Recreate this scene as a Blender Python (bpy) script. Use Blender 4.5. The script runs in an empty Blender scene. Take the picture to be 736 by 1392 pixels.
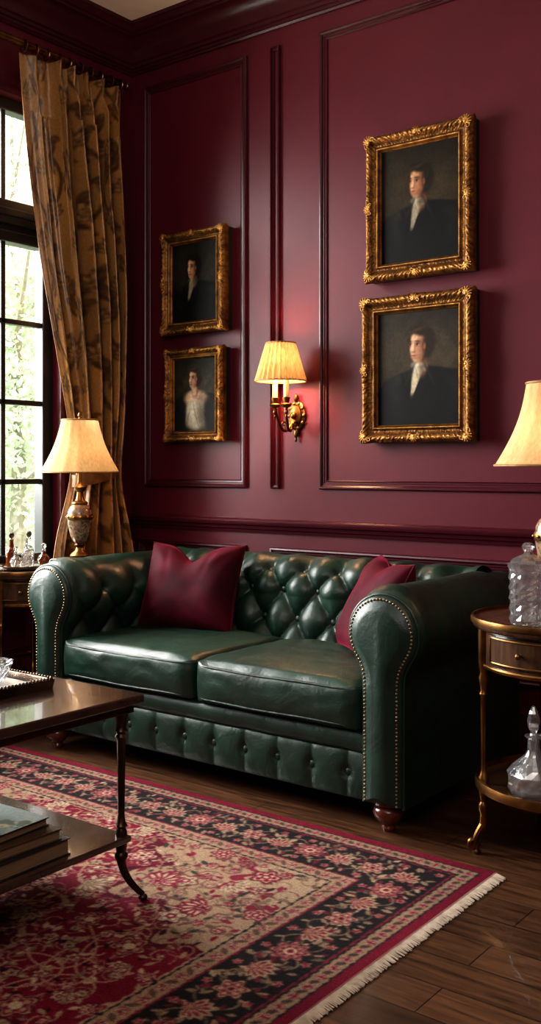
import bpy, bmesh, math, random
import numpy as np
from mathutils import Vector, Matrix, noise as mnoise
random.seed(7)
rng = np.random.default_rng(7)
S = bpy.context.scene
C = S.collection
PI = math.pi
sin, cos = math.sin, math.cos

# ------------------------------------------------------------------ helpers
def s2l(c):
    out = []
    for v in c[:3]:
        v = v / 255.0
        out.append(v / 12.92 if v <= .04045 else ((v + .055) / 1.055) ** 2.4)
    return (*out, 1.0)

class MB:
    def __init__(s): s.v = []; s.f = []
    def add(s, v, f):
        n = len(s.v)
        s.v += [tuple(p) for p in v]
        s.f += [tuple(i + n for i in q) for q in f]
        return s
    def box(s, x0, x1, y0, y1, z0, z1):
        v = [(x, y, z) for z in (z0, z1) for y in (y0, y1) for x in (x0, x1)]
        return s.add(v, [(0, 2, 3, 1), (4, 5, 7, 6), (0, 1, 5, 4), (2, 6, 7, 3), (0, 4, 6, 2), (1, 3, 7, 5)])
    def loft(s, rings, cap=True, closed=True):
        n = len(rings[0]); v = []; f = []
        for r in rings: v += r
        for k in range(len(rings) - 1):
            for i in range(n if closed else n - 1):
                j = (i + 1) % n
                f.append((k * n + i, k * n + j, (k + 1) * n + j, (k + 1) * n + i))
        if cap and closed:
            f.append(tuple(range(n))[::-1]); f.append(tuple(range((len(rings) - 1) * n, len(rings) * n)))
        return s.add(v, f)
    def lathe(s, prof, cx=0, cy=0, cz=0, seg=32, cap=True, sx=1, sy=1, facet=0):
        rings = []
        for k, p in enumerate(prof):
            r, z = p[0], p[1]; fl = p[2] if len(p) > 2 else 0      # third value: depth of the cut flutes on this ring
            ring = []
            for i in range(seg):
                a = 2 * PI * (i + (.5 * (k % 2) if facet else 0)) / seg
                rr = r * (1 - facet * ((i + k) % 2)) * (1 - fl * (i % 2))
                ring.append((cx + rr * cos(a) * sx, cy + rr * sin(a) * sy, cz + z))
            rings.append(ring)
        return s.loft(rings, cap)
    def oval(s, prof, rx, ry, seg=64, cap=True):
        return s.loft([[((rx - d) * cos(2 * PI * i / seg), (ry - d) * sin(2 * PI * i / seg), z) for i in range(seg)] for d, z in prof], cap)
    def tube(s, pts, r, seg=8, closed=False, cap=True):
        P = [Vector(p) for p in pts]; n = len(P)
        R = r if hasattr(r, '__len__') else [r] * n
        T = []
        for i in range(n):
            a = P[(i - 1) % n] if (closed or i > 0) else P[i]
            b = P[(i + 1) % n] if (closed or i < n - 1) else P[i]
            t = (b - a); T.append(t.normalized() if t.length > 1e-9 else Vector((0, 0, 1)))
        up = Vector((0, 0, 1)) if abs(T[0].z) < .9 else Vector((1, 0, 0))
        N = (up - T[0] * up.dot(T[0])).normalized()
        rings = []
        for i in range(n):
            N = (N - T[i] * N.dot(T[i]))
            N = N.normalized() if N.length > 1e-6 else Vector((1, 0, 0))
            B = T[i].cross(N)
            rings.append([tuple(P[i] + (N * cos(2 * PI * k / seg) + B * sin(2 * PI * k / seg)) * R[i]) for k in range(seg)])
        if closed: rings.append(rings[0])
        return s.loft(rings, cap and not closed)
    def ball(s, c, r, seg=14, rings=8, M=None):
        r = r if hasattr(r, '__len__') else (r, r, r)
        rr = []
        for k in range(rings + 1):
            a = PI * (k + .02) / (rings + .04) - PI / 2
            ring = []
            for i in range(seg):
                b = 2 * PI * i / seg
                p = Vector((r[0] * cos(a) * cos(b), r[1] * cos(a) * sin(b), r[2] * sin(a)))
                if M: p = M @ p
                ring.append((c[0] + p.x, c[1] + p.y, c[2] + p.z))
            rr.append(ring)
        return s.loft(rr, True)
    def grid(s, G):
        nj = len(G); ni = len(G[0]); v = [p for row in G for p in row]; f = []
        for j in range(nj - 1):
            for i in range(ni - 1):
                f.append((j * ni + i, j * ni + i + 1, (j + 1) * ni + i + 1, (j + 1) * ni + i))
        return s.add(v, f)
    def build(s, name, m, parent=None, **k):
        return mk(name, s.v, s.f, m, parent, **k)

def mk(name, v, f, m, parent=None, loc=None, rot=None, smooth=True, ang=38, bevel=0, bseg=2, sub=0, label=None, cat=None, kind=None, group=None, recalc=True):
    me = bpy.data.meshes.new(name)
    me.from_pydata(v, [], f)
    if recalc:
        bm = bmesh.new(); bm.from_mesh(me)
        bmesh.ops.recalc_face_normals(bm, faces=bm.faces)
        bm.to_mesh(me); bm.free()
    me.materials.append(m)
    if smooth:
        me.polygons.foreach_set('use_smooth', [True] * len(me.polygons))
        if ang < 180: me.set_sharp_from_angle(angle=math.radians(ang))
    me.update()
    o = bpy.data.objects.new(name, me); C.objects.link(o)
    if parent: o.parent = parent
    if loc: o.location = loc
    if rot: o.rotation_euler = rot
    if bevel:
        b = o.modifiers.new('bevel', 'BEVEL'); b.width = bevel; b.segments = bseg; b.limit_method = 'ANGLE'; b.angle_limit = math.radians(40)
    if sub:
        b = o.modifiers.new('sub', 'SUBSURF'); b.levels = sub; b.render_levels = sub
    tag(o, label, cat, kind, group)
    return o

def tag(o, label=None, cat=None, kind=None, group=None):
    if label: o['label'] = label
    if cat: o['category'] = cat
    if kind: o['kind'] = kind
    if group: o['group'] = group
    return o

def thing(name, label=None, cat=None, loc=(0, 0, 0), rot=0, group=None, kind=None):
    o = bpy.data.objects.new(name, None); C.objects.link(o)
    o.empty_display_size = .1
    o.location = loc
    o.rotation_euler = rot if hasattr(rot, '__len__') else (0, 0, rot)
    return tag(o, label, cat, kind, group)

def inst(src, parent, loc=(0, 0, 0), rot=(0, 0, 0)):
    o = src.copy(); C.objects.link(o); o.parent = parent; o.location = loc; o.rotation_euler = rot
    return o

def lerp(a, b, t): return a + (b - a) * t
def interp(x, xs, ys): return float(np.interp(x, xs, ys))
def sstep(a, b, x):
    t = np.clip((x - a) / (b - a), 0, 1); return t * t * (3 - 2 * t)
def col(c): return np.array(c, float) / 255
def blur(im, n):
    for _ in range(n):
        p = np.pad(im, ((1, 1), (1, 1), (0, 0)), 'edge')
        im = (p[:-2, 1:-1] + p[2:, 1:-1] + p[1:-1, :-2] + p[1:-1, 2:] + 2 * p[1:-1, 1:-1]) / 6
    return im

# ------------------------------------------------------------------ materials
class N:
    def __init__(s, name):
        s.m = bpy.data.materials.new(name); s.m.use_nodes = True
        s.t = s.m.node_tree; s.b = s.t.nodes['Principled BSDF']; s.out = s.t.nodes['Material Output']
    def n(s, ty, **k):
        x = s.t.nodes.new(ty)
        for a, b in k.items(): setattr(x, a, b)
        return x
    def l(s, a, b): s.t.links.new(a, b)
    def coord(s, stretch=(1, 1, 1), out='Object'):
        tc = s.n('ShaderNodeTexCoord'); mp = s.n('ShaderNodeMapping'); mp.inputs['Scale'].default_value = stretch
        s.l(tc.outputs[out], mp.inputs['Vector']); return mp.outputs['Vector']
    def noise(s, vec, scale, detail=4, rough=.55, dist=0):
        x = s.n('ShaderNodeTexNoise'); x.inputs['Scale'].default_value = scale; x.inputs['Detail'].default_value = detail
        x.inputs['Roughness'].default_value = rough; x.inputs['Distortion'].default_value = dist
        s.l(vec, x.inputs['Vector']); return x.outputs['Fac']
    def ramp(s, fac, stops):
        x = s.n('ShaderNodeValToRGB'); e = x.color_ramp.elements
        while len(e) < len(stops): e.new(.5)
        for i, (p, c) in enumerate(stops):
            e[i].position = p; e[i].color = c if len(c) == 4 else s2l(c)
        s.l(fac, x.inputs['Fac']); return x.outputs['Color']
    def bump(s, h, strength, dist=.01, normal=None):
        x = s.n('ShaderNodeBump'); x.inputs['Strength'].default_value = strength; x.inputs['Distance'].default_value = dist
        s.l(h, x.inputs['Height'])
        if normal: s.l(normal, x.inputs['Normal'])
        s.l(x.outputs['Normal'], s.b.inputs['Normal']); return x.outputs['Normal']
    def mix(s, fac, a, b, mode='MIX'):
        x = s.n('ShaderNodeMix', data_type='RGBA', blend_type=mode)
        if isinstance(fac, (int, float)): x.inputs[0].default_value = fac
        else: s.l(fac, x.inputs[0])
        for v, i in ((a, 6), (b, 7)):
            if isinstance(v, tuple): x.inputs[i].default_value = v if len(v) == 4 else s2l(v)
            else: s.l(v, x.inputs[i])
        return x.outputs[2]
    def set(s, **k):
        for a, b in k.items(): s.b.inputs[a.replace('_', ' ')].default_value = b
        return s

def mat(name, c1, c2=None, scale=8, rough=.5, metal=0, bump=0, bscale=80, coat=0, sheen=0, spec=.5, stretch=(1, 1, 1), detail=4, dist=0, lo=.3, hi=.7):
    n = N(name); c2 = c2 or tuple(v * .8 for v in c1)
    vec = n.coord(stretch)
    c_ = n.ramp(n.noise(vec, scale, detail, dist=dist), [(lo, c2), (hi, c1)])
    n.l(c_, n.b.inputs['Base Color'])
    n.set(Roughness=rough, Metallic=metal, Coat_Weight=coat, Sheen_Weight=sheen, Specular_IOR_Level=spec)
    if bump: n.bump(n.noise(vec, bscale, 3), bump, .005)
    return n.m

M = {}
M['wall'] = mat('burgundy_paint', (88, 22, 36), (80, 19, 32), scale=3, rough=.43, bump=.06, bscale=160, spec=.28)
M['trim'] = mat('burgundy_trim_paint', (68, 15, 27), (61, 13, 24), scale=3, rough=.33, spec=.38)
M['ceiling'] = mat('ceiling_paint', (240, 232, 220), (232, 224, 212), scale=2, rough=.8)
M['black_paint'] = mat('window_black_paint', (20, 22, 24), (15, 16, 18), scale=6, rough=.4)
M['brass'] = mat('aged_brass', (150, 109, 63), (84, 57, 29), scale=14, rough=.36, metal=1, bump=.1, bscale=60)
M['dark_brass'] = mat('dark_bronze', (92, 70, 54), (50, 38, 30), scale=20, rough=.35, metal=.9, bump=.1)
M['rod'] = mat('rod_bronze', (140, 100, 58), (66, 44, 26), scale=20, rough=.3, metal=1)
M['silver'] = mat('tarnished_silver', (190, 180, 165), (120, 108, 92), scale=12, rough=.22, metal=1)
M['mahogany'] = mat('mahogany', (104, 46, 30), (58, 25, 16), scale=6, rough=.26, coat=.3, stretch=(1, 6, 1))
M['table_wood'] = mat('dark_walnut', (80, 58, 48), (46, 33, 28), scale=5, rough=.2, coat=.5, stretch=(6, 1, 1), dist=1)
M['side_wood'] = mat('side_table_walnut', (86, 61, 43), (47, 32, 23), scale=6, rough=.25, coat=.3, stretch=(5, 1, 1), dist=1)
M['stud'] = mat('stud_brass', (170, 150, 118), (110, 92, 66), scale=30, rough=.3, metal=1)
M['velvet'] = mat('burgundy_velvet', (84, 7, 29), (48, 3, 16), scale=7, rough=.75, sheen=.55, bump=.10, bscale=300)
M['candle'] = mat('candle_ivory', (226, 206, 166), (210, 186, 146), scale=10, rough=.45)
M['fringe'] = mat('wool_fringe', (206, 190, 172), (168, 152, 134), scale=40, rough=.9)
M['backing'] = mat('dark_backing', (26, 18, 14), (18, 12, 10), scale=10, rough=.8)
M['marble'] = mat('brown_marble', (150, 122, 96), (58, 38, 28), scale=22, rough=.22, coat=.3, dist=2.5, lo=.38, hi=.62)
M['bark'] = mat('bark', (170, 160, 148), (140, 132, 120), scale=20, rough=.9, bump=.3)
M['grass'] = mat('lawn', (196, 210, 178), (176, 196, 156), scale=5, rough=.9)
M['pages'] = mat('book_pages', (146, 124, 96), (112, 94, 72), scale=60, rough=.8, stretch=(.1, .1, 8))
M['amber'] = mat('amber_liquid_glass', (120, 60, 24), (80, 36, 12), scale=8, rough=.06, coat=.6)
M['tray_dark'] = mat('tray_bronze', (124, 104, 86), (72, 58, 48), scale=14, rough=.26, metal=.95)
M['tray_top'] = mat('tray_mirror_inlay', (186, 182, 176), (150, 146, 140), scale=8, rough=.3, metal=.5)

def velvetfix():
    b = M['velvet'].node_tree.nodes['Principled BSDF']
    b.inputs['Sheen Tint'].default_value = s2l((206, 50, 96)); b.inputs['Sheen Roughness'].default_value = .28
    b.inputs['Specular IOR Level'].default_value = .15
velvetfix()

def leather(name, c1, c2, rough=.38):
    n = N(name); vec = n.coord()
    c_ = n.ramp(n.noise(vec, 5, 6), [(.3, c2), (.72, c1)])
    n.l(c_, n.b.inputs['Base Color'])
    r = n.n('ShaderNodeMapRange'); r.inputs['To Min'].default_value = rough - .08; r.inputs['To Max'].default_value = rough + .12
    n.l(n.noise(vec, 11, 5), r.inputs['Value']); n.l(r.outputs['Result'], n.b.inputs['Roughness'])
    v = n.n('ShaderNodeTexVoronoi'); v.inputs['Scale'].default_value = 210; n.l(vec, v.inputs['Vector'])
    nb = n.bump(v.outputs['Distance'], .12, .002)
    cr = n.n('ShaderNodeTexVoronoi', feature='DISTANCE_TO_EDGE'); cr.inputs['Scale'].default_value = 22
    dv = n.n('ShaderNodeMix', data_type='RGBA', blend_type='LINEAR_LIGHT'); dv.inputs[0].default_value = .06
    nz = n.n('ShaderNodeTexNoise'); nz.inputs['Scale'].default_value = 12; n.l(vec, nz.inputs['Vector'])
    n.l(vec, dv.inputs[6]); n.l(nz.outputs['Color'], dv.inputs[7]); n.l(dv.outputs[2], cr.inputs['Vector'])
    nb = n.bump(cr.outputs['Distance'], .12, .006, nb)
    n.bump(n.noise(vec, 8, 4, .5, 1.2), .22, .02, nb)
    n.set(Coat_Weight=.05, Coat_Roughness=.25, Specular_IOR_Level=.5)
    return n.m
M['leather'] = leather('green_leather', (22, 55, 42), (9, 31, 24), .40)
M['book_green'] = leather('book_dark_cloth', (34, 38, 36), (22, 24, 24), .5)
M['book_brown'] = leather('book_brown_cloth', (96, 70, 48), (68, 48, 34), .5)

def giltmat():
    n = N('antique_gilt'); vec = n.coord()
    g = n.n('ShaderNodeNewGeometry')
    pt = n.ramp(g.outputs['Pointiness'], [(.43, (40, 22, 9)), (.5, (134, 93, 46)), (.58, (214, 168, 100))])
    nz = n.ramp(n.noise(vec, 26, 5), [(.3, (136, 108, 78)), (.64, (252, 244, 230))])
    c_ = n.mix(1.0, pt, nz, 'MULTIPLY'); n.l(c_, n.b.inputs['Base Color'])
    n.set(Metallic=.72, Roughness=.44)
    n.bump(n.noise(vec, 150, 3), .25, .004)
    return n.m
M['gilt'] = giltmat()

def glassmat(name, tint=(245, 248, 250), rough=.0):
    n = N(name); vec = n.coord()
    c_ = n.ramp(n.noise(vec, 10), [(.3, tint), (.7, (255, 255, 255))]); n.l(c_, n.b.inputs['Base Color'])
    n.set(Transmission_Weight=1.0, Roughness=rough, IOR=1.55, Coat_Weight=1.0, Coat_Roughness=.01, Coat_IOR=1.9)
    d = n.n('ShaderNodeBsdfDiffuse'); d.inputs['Color'].default_value = (.9, .92, .95, 1)
    tr = n.n('ShaderNodeBsdfTransparent')
    b = n.n('ShaderNodeMixShader'); b.inputs[0].default_value = .30; n.l(n.b.outputs[0], b.inputs[1]); n.l(tr.outputs[0], b.inputs[2])
    c = n.n('ShaderNodeMixShader'); c.inputs[0].default_value = .05; n.l(b.outputs[0], c.inputs[1]); n.l(d.outputs[0], c.inputs[2])
    n.l(c.outputs[0], n.out.inputs['Surface'])
    return n.m
M['crystal'] = glassmat('cut_crystal')

def panemat():
    n = N('window_glass'); t = n.n('ShaderNodeBsdfTransparent'); g = n.n('ShaderNodeBsdfGlossy'); g.inputs['Roughness'].default_value = .02
    mx = n.n('ShaderNodeMixShader'); mx.inputs[0].default_value = .05
    n.l(t.outputs[0], mx.inputs[1]); n.l(g.outputs[0], mx.inputs[2]); n.l(mx.outputs[0], n.out.inputs['Surface'])
    return n.m
M['pane'] = panemat()

def shademat(name, c, c2, tr=.5):
    n = N(name); vec = n.coord((1, 1, .15))
    c_ = n.ramp(n.noise(vec, 120, 3), [(.3, c2), (.7, c)])
    d = n.n('ShaderNodeBsdfDiffuse'); t = n.n('ShaderNodeBsdfTranslucent'); mx = n.n('ShaderNodeMixShader'); mx.inputs[0].default_value = tr
    n.l(c_, d.inputs['Color']); n.l(c_, t.inputs['Color'])
    n.l(d.outputs[0], mx.inputs[1]); n.l(t.outputs[0], mx.inputs[2]); n.l(mx.outputs[0], n.out.inputs['Surface'])
    return n.m
M['shade'] = shademat('lampshade_linen', (222, 190, 146), (200, 168, 124), .38)
M['shade_gold'] = shademat('lampshade_gold_silk', (218, 180, 130), (182, 140, 90), .065)
M['shade_trim'] = mat('shade_trim_gold', (170, 124, 66), (130, 90, 44), scale=40, rough=.6)

def leafmat():
    n = N('leaf'); vec = n.coord()
    c_ = n.ramp(n.noise(vec, 2.5, 3), [(.3, (196, 210, 182)), (.7, (230, 236, 220))])
    d = n.n('ShaderNodeBsdfDiffuse'); t = n.n('ShaderNodeBsdfTranslucent'); mx = n.n('ShaderNodeMixShader'); mx.inputs[0].default_value = .5
    n.l(c_, d.inputs['Color']); n.l(c_, t.inputs['Color'])
    n.l(d.outputs[0], mx.inputs[1]); n.l(t.outputs[0], mx.inputs[2]); n.l(mx.outputs[0], n.out.inputs['Surface'])
    return n.m
M['leaf'] = leafmat()

def floormat():
    n = N('oak_floor_dark'); vec = n.coord()
    br = n.n('ShaderNodeTexBrick'); br.offset = .37
    for k, v in (('Scale', 1), ('Brick Width', 1.1), ('Row Height', .13), ('Mortar Size', .0018), ('Mortar Smooth', .2), ('Bias', 0)): br.inputs[k].default_value = v
    br.inputs['Color1'].default_value = s2l((112, 78, 55)); br.inputs['Color2'].default_value = s2l((78, 52, 37)); br.inputs['Mortar'].default_value = s2l((22, 14, 10))
    n.l(vec, br.inputs['Vector'])
    g = n.ramp(n.noise(n.coord((1.2, 14, 1)), 4, 6, .6, .6), [(.3, (120, 110, 104)), (.7, (255, 250, 244))])
    n.l(n.mix(1.0, br.outputs['Color'], g, 'MULTIPLY'), n.b.inputs['Base Color'])
    n.set(Roughness=.36, Coat_Weight=.12)
    n.bump(br.outputs['Fac'], -.25, .003)
    return n.m
M['floor'] = floormat()

def vcolmat(name, rough, bump=0, bscale=400, fade=None, coat=0, spec=.5, sheen=0):
    n = N(name); a = n.n('ShaderNodeAttribute'); a.attribute_name = 'Col'
    vec = n.coord(); c_ = a.outputs['Color']
    if fade:
        k = n.ramp(n.noise(vec, 300, 2), [(.25, (170, 170, 170)), (.75, (255, 255, 255))])
    else:
        k = n.ramp(n.noise(vec, 90, 4), [(.25, (200, 200, 200)), (.75, (255, 255, 255))])
    c_ = n.mix(1.0, c_, k, 'MULTIPLY')
    n.l(c_, n.b.inputs['Base Color']); n.set(Roughness=rough, Coat_Weight=coat, Specular_IOR_Level=spec, Sheen_Weight=sheen)
    if bump: n.bump(n.noise(vec, bscale, 2), bump, .004)
    return n.m
M['rug'] = vcolmat('rug_pile', .95, .6, 350, fade=True, spec=.15)
M['oil'] = vcolmat('oil_paint', .55, .10, 120, spec=.12)
M['cover'] = vcolmat('printed_cover', .3)
M['curtain'] = vcolmat('gold_damask', .34, .08, 260, spec=.65, sheen=.08)

def setcol(o, img):
    at = o.data.color_attributes.new('Col', 'FLOAT_COLOR', 'POINT')
    img = np.clip(img, 0, 1)
    lin = np.where(img <= .04045, img / 12.92, ((img + .055) / 1.055) ** 2.4)
    buf = np.ones((*img.shape[:2], 4), dtype=np.float32); buf[..., :3] = lin
    at.data.foreach_set('color', buf.ravel())
def colgrid(name, nx, ny, fpos, img, m, parent, **k):
    v = [fpos(i / (nx - 1), j / (ny - 1)) for j in range(ny) for i in range(nx)]
    f = [(j * nx + i, j * nx + i + 1, (j + 1) * nx + i + 1, (j + 1) * nx + i) for j in range(ny - 1) for i in range(nx - 1)]
    o = mk(name, v, f, m, parent, ang=180, recalc=False, **k)
    setcol(o, img)
    return o

class Weave:      # a woven pattern laid out in metres, drawn stitch by stitch
    def __init__(s, W, H, res, ground):
        s.W, s.H = W, H; s.nx, s.ny = int(W / res), int(H / res)
        s.X, s.Y = np.meshgrid(np.linspace(0, W, s.nx), np.linspace(0, H, s.ny))
        s.img = np.zeros((s.ny, s.nx, 3)); s.img[:] = col(ground)
    def win(s, cx, cy, R):
        i0, i1 = max(0, int((cx - R) / s.W * (s.nx - 1))), min(s.nx, int((cx + R) / s.W * (s.nx - 1)) + 2)
        j0, j1 = max(0, int((cy - R) / s.H * (s.ny - 1))), min(s.ny, int((cy + R) / s.H * (s.ny - 1)) + 2)
        return slice(j0, max(j0, j1)), slice(i0, max(i0, i1))
    def flower(s, cx, cy, R, n, rot, cols, line=None):
        sl = s.win(cx, cy, R * 1.25); x, y = s.X[sl] - cx, s.Y[sl] - cy
        if x.size == 0: return
        r = np.hypot(x, y) / R; t = np.arctan2(y, x); e = .82 + .18 * np.cos(n * (t - rot)); e2 = .82 + .18 * np.cos(n * (t - rot) + PI)
        sub = s.img[sl]
        if line: sub[r < e + .12] = col(line)
        sub[r < e] = col(cols[0]); sub[(r < e * .84) & (r > e * .70)] = col(cols[1]); sub[r < e2 * .54] = col(cols[1]); sub[r < .34] = col(cols[2]); sub[r < .17] = col(cols[3 % len(cols)])
    def leaf(s, cx, cy, L, wd, a, c):
        sl = s.win(cx, cy, L * 1.1); x, y = s.X[sl] - cx, s.Y[sl] - cy
        if x.size == 0: return
        p = x * cos(a) + y * sin(a); q = -x * sin(a) + y * cos(a)
        sub = s.img[sl]; sub[(np.abs(p) < L) & (np.abs(q) < wd * (1 - (p / L) ** 2))] = col(c)
    def palmette(s, cx, cy, R, a, cols):     # a fan of petals on a cup
        for i in range(-3, 4):
            b = a + i * .42; L = R * (.62 - .05 * abs(i))
            s.leaf(cx + cos(b) * L * .9, cy + sin(b) * L * .9, L, R * .19, b, cols[0])
            s.leaf(cx + cos(b) * L * .9, cy + sin(b) * L * .9, L * .62, R * .09, b, cols[1])
        s.flower(cx, cy, R * .34, 5, a, (cols[2], cols[1], cols[0], cols[2]))
    def vine(s, pts, r, c):
        for (x, y) in pts:
            sl = s.win(x, y, r); a, b = s.X[sl] - x, s.Y[sl] - y
            if a.size: s.img[sl][np.hypot(a, b) < r] = col(c)

# ------------------------------------------------------------------ camera  (f = 1380 px, yaw 37.5 deg, eye 1.19 m)
cam = bpy.data.cameras.new('camera'); co = bpy.data.objects.new('camera', cam); C.objects.link(co)
co.location = (0, 0, 1.19); co.rotation_euler = (PI / 2, 0, math.radians(37.5))
cam.sensor_fit = 'AUTO'; cam.sensor_width = 36; cam.lens = 1380 / 1392 * 36; cam.shift_y = -61 / 1392; cam.clip_start = .05
S.camera = co

# ------------------------------------------------------------------ room shell
XL, YB, ZC = -3.99, 3.95, 3.55
XR, YF = 1.3, -1.7
WY0, WY1, WZ0, WZ1 = .80, 3.43, .70, 2.99    # window opening in the left wall
def struct(name, mb, m, **k): return mb.build(name, m, kind='structure', **k)
struct('floor', MB().box(XL - .2, XR + .2, YF - .2, YB + .2, -.1, 0), M['floor'], smooth=False)
struct('ceiling', MB().box(XL - .2, XR + .2, YF - .2, YB + .2, ZC, ZC + .1), M['ceiling'], smooth=False)
struct('wall_back', MB().box(XL - .2, XR + .2, YB, YB + .15, 0, ZC), M['wall'], smooth=False)
struct('wall_right', MB().box(XR, XR + .15, YF, YB, 0, ZC), M['wall'], smooth=False)
struct('wall_front', MB().box(XL - .2, XR + .2, YF - .15, YF, 0, ZC), M['wall'], smooth=False)
wl = MB()
wl.box(XL - .15, XL, YF, WY0, 0, ZC).box(XL - .15, XL, WY1, YB, 0, ZC).box(XL - .15, XL, WY0, WY1, 0, WZ0).box(XL - .15, XL, WY0, WY1, WZ1, ZC)
struct('wall_left', wl, M['wall'], smooth=False)

def sweep_back(prof, x0, x1, mitre_l=True):   # profile (out, z) run along the back wall
    m = MB()
    a = [(x0 + (o if mitre_l else 0), YB - o, z) for o, z in prof]; b = [(x1, YB - o, z) for o, z in prof]
    return m.loft([a, b], True)
def sweep_left(prof, y0, y1, mitre=True):
    m = MB()
    a = [(XL + o, y0, z) for o, z in prof]; b = [(XL + o, y1 - (o if mitre else 0), z) for o, z in prof]
    return m.loft([a, b], True)
crown = [(0, ZC - .225), (.012, ZC - .225), (.018, ZC - .216), (.012, ZC - .206), (.012, ZC - .192), (.022, ZC - .19), (.024, ZC - .175), (.036, ZC - .17), (.038, ZC - .152)] + \
        [(.038 + .062 * (1 - cos(t * PI / 2 / 6)), ZC - .150 + .085 * sin(t * PI / 2 / 6)) for t in range(1, 7)] + \
        [(.108, ZC - .062), (.108, ZC - .050), (.120, ZC - .047), (.130, ZC - .034), (.133, ZC - .022), (.140, ZC - .020), (.140, ZC), (0, ZC)]
rail = [(0, .865), (.012, .865), (.016, .88), (.026, .885), (.03, .9), (.044, .905), (.05, .918), (.05, .928), (.04, .936), (0, .936)]
base = [(0, 0), (.026, 0), (.026, .15), (.02, .165), (.022, .178), (.012, .195), (.008, .21), (0, .21)]
struct('trim_1', sweep_back(crown, XL, XR), M['trim'], ang=25)
struct('trim_2', sweep_left(crown, YF, YB), M['trim'], ang=25)
struct('trim_3', sweep_back(rail, XL, XR), M['trim'])
struct('trim_4', sweep_left(rail, WY1 + .11, YB), M['trim'])
struct('baseboard_back', sweep_back(base, XL, XR), M['trim'])
struct('baseboard_left', sweep_left(base, YF, YB), M['trim'])

PROF = [(0, 0), (0, .011), (.005, .018), (.012, .020), (.018, .015), (.020, .010), (.027, .010), (.030, .006), (.036, .005), (.039, .008), (.042, .005), (.042, 0)]
tn = [5]
def panel_back(x0, x1, z0, z1, prof=PROF):
    rings = [[(x0 + d, YB - h, z0 + d), (x1 - d, YB - h, z0 + d), (x1 - d, YB - h, z1 - d), (x0 + d, YB - h, z1 - d)] for d, h in prof]
    struct('trim_%d' % tn[0], MB().loft(rings, False), M['trim'], ang=25); tn[0] += 1
def panel_left(y0, y1, z0, z1, prof=PROF):
    rings = [[(XL + h, y0 + d, z0 + d), (XL + h, y1 - d, z0 + d), (XL + h, y1 - d, z1 - d), (XL + h, y0 + d, z1 - d)] for d, h in prof]
    struct('trim_%d' % tn[0], MB().loft(rings, False), M['trim'], ang=25); tn[0] += 1
def wx(px, Y):      # world x on the plane y=Y seen at photo column px
    l = (px - 368) / 1380; s_, c_ = sin(math.radians(37.5)), cos(math.radians(37.5))
    return Y * (-s_ + c_ * l) / (c_ + s_ * l)
def wy(px, X):      # world y on the plane x=X seen at photo column px
    l = (px - 368) / 1380; s_, c_ = sin(math.radians(37.5)), cos(math.radians(37.5))
    return X * (c_ + s_ * l) / (-s_ + c_ * l)
panel_back(wx(198, YB), wx(337, YB), 1.085, 3.24)
panel_back(wx(370, YB), wx(382, YB), 1.085, 3.24, [(d * .42, h) for d, h in PROF])
panel_back(wx(436, YB), .9, 1.085, 3.24)
panel_back(wx(190, YB), wx(336, YB), .29, .80)
panel_back(wx(369, YB), .9, .29, .80)
panel_left(.95, 2.1, .27, .60); panel_left(2.2, 3.4, .27, .60)
panel_left(WY1 + .16, YB - .1, .29, .80)

# window (black, many panes)
w = thing('window_1', loc=(0, 0, 0), kind='structure')
fx0, fx1 = XL - .11, XL - .04
fw = .065
mb = MB().box(fx0, fx1, WY0, WY0 + fw, WZ0, WZ1).box(fx0, fx1, WY1 - fw, WY1, WZ0, WZ1).box(fx0, fx1, WY0, WY1, WZ0, WZ0 + .06).box(fx0, fx1, WY0, WY1, WZ1 - .06, WZ1)
mb.build('window_frame', M['black_paint'], w, smooth=False, bevel=.006)
MB().box(fx0 - .01, fx1 + .02, WY0, WY1, 2.375, 2.49).box(fx0 - .01, fx1 + .028, WY0, WY1, 2.41, 2.45).box(fx0 - .005, fx1 + .005, WY0, WY1, 2.29, 2.345).box(fx0, fx1 - .01, WY0, WY1, 2.34, 2.38).build('transom_bar', M['black_paint'], w, smooth=False, bevel=.006)
for z in (1.118, 1.51, 1.905):
    MB().box(fx0 + .02, fx1 - .012, WY0 + fw, WY1 - fw, z - .013, z + .013).build('muntin', M['black_paint'], w, smooth=False, bevel=.004)
yy = WY1 - fw - .235
while yy > WY0 + .15:
    MB().box(fx0 + .02, fx1 - .012, yy - .013, yy + .013, WZ0 + .05, WZ1 - .05).build('muntin', M['black_paint'], w, smooth=False, bevel=.004)
    yy -= .248
MB().box(fx0 + .03, fx0 + .036, WY0 + .03, WY1 - .03, WZ0 + .03, WZ1 - .03).build('pane', M['pane'], w, smooth=False)
MB().box(XL - .05, XL + .05, WY0 - .1, WY1 + .1, WZ0 - .03, WZ0).build('window_sill', M['black_paint'], w, smooth=False, bevel=.008)
cas = [(0, 0), (0, .02), (-.02, .026), (-.05, .02), (-.08, .03), (-.1, .03), (-.1, 0)]
mb = MB()
rings = [[(XL + h, WY0 + d, WZ0), (XL + h, WY0 + d, WZ1 - d), (XL + h, WY1 - d, WZ1 - d), (XL + h, WY1 - d, WZ0)] for d, h in cas]
mb.loft(rings, False, closed=False)
mb.build('window_casing', M['trim'], w, ang=25)

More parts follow.
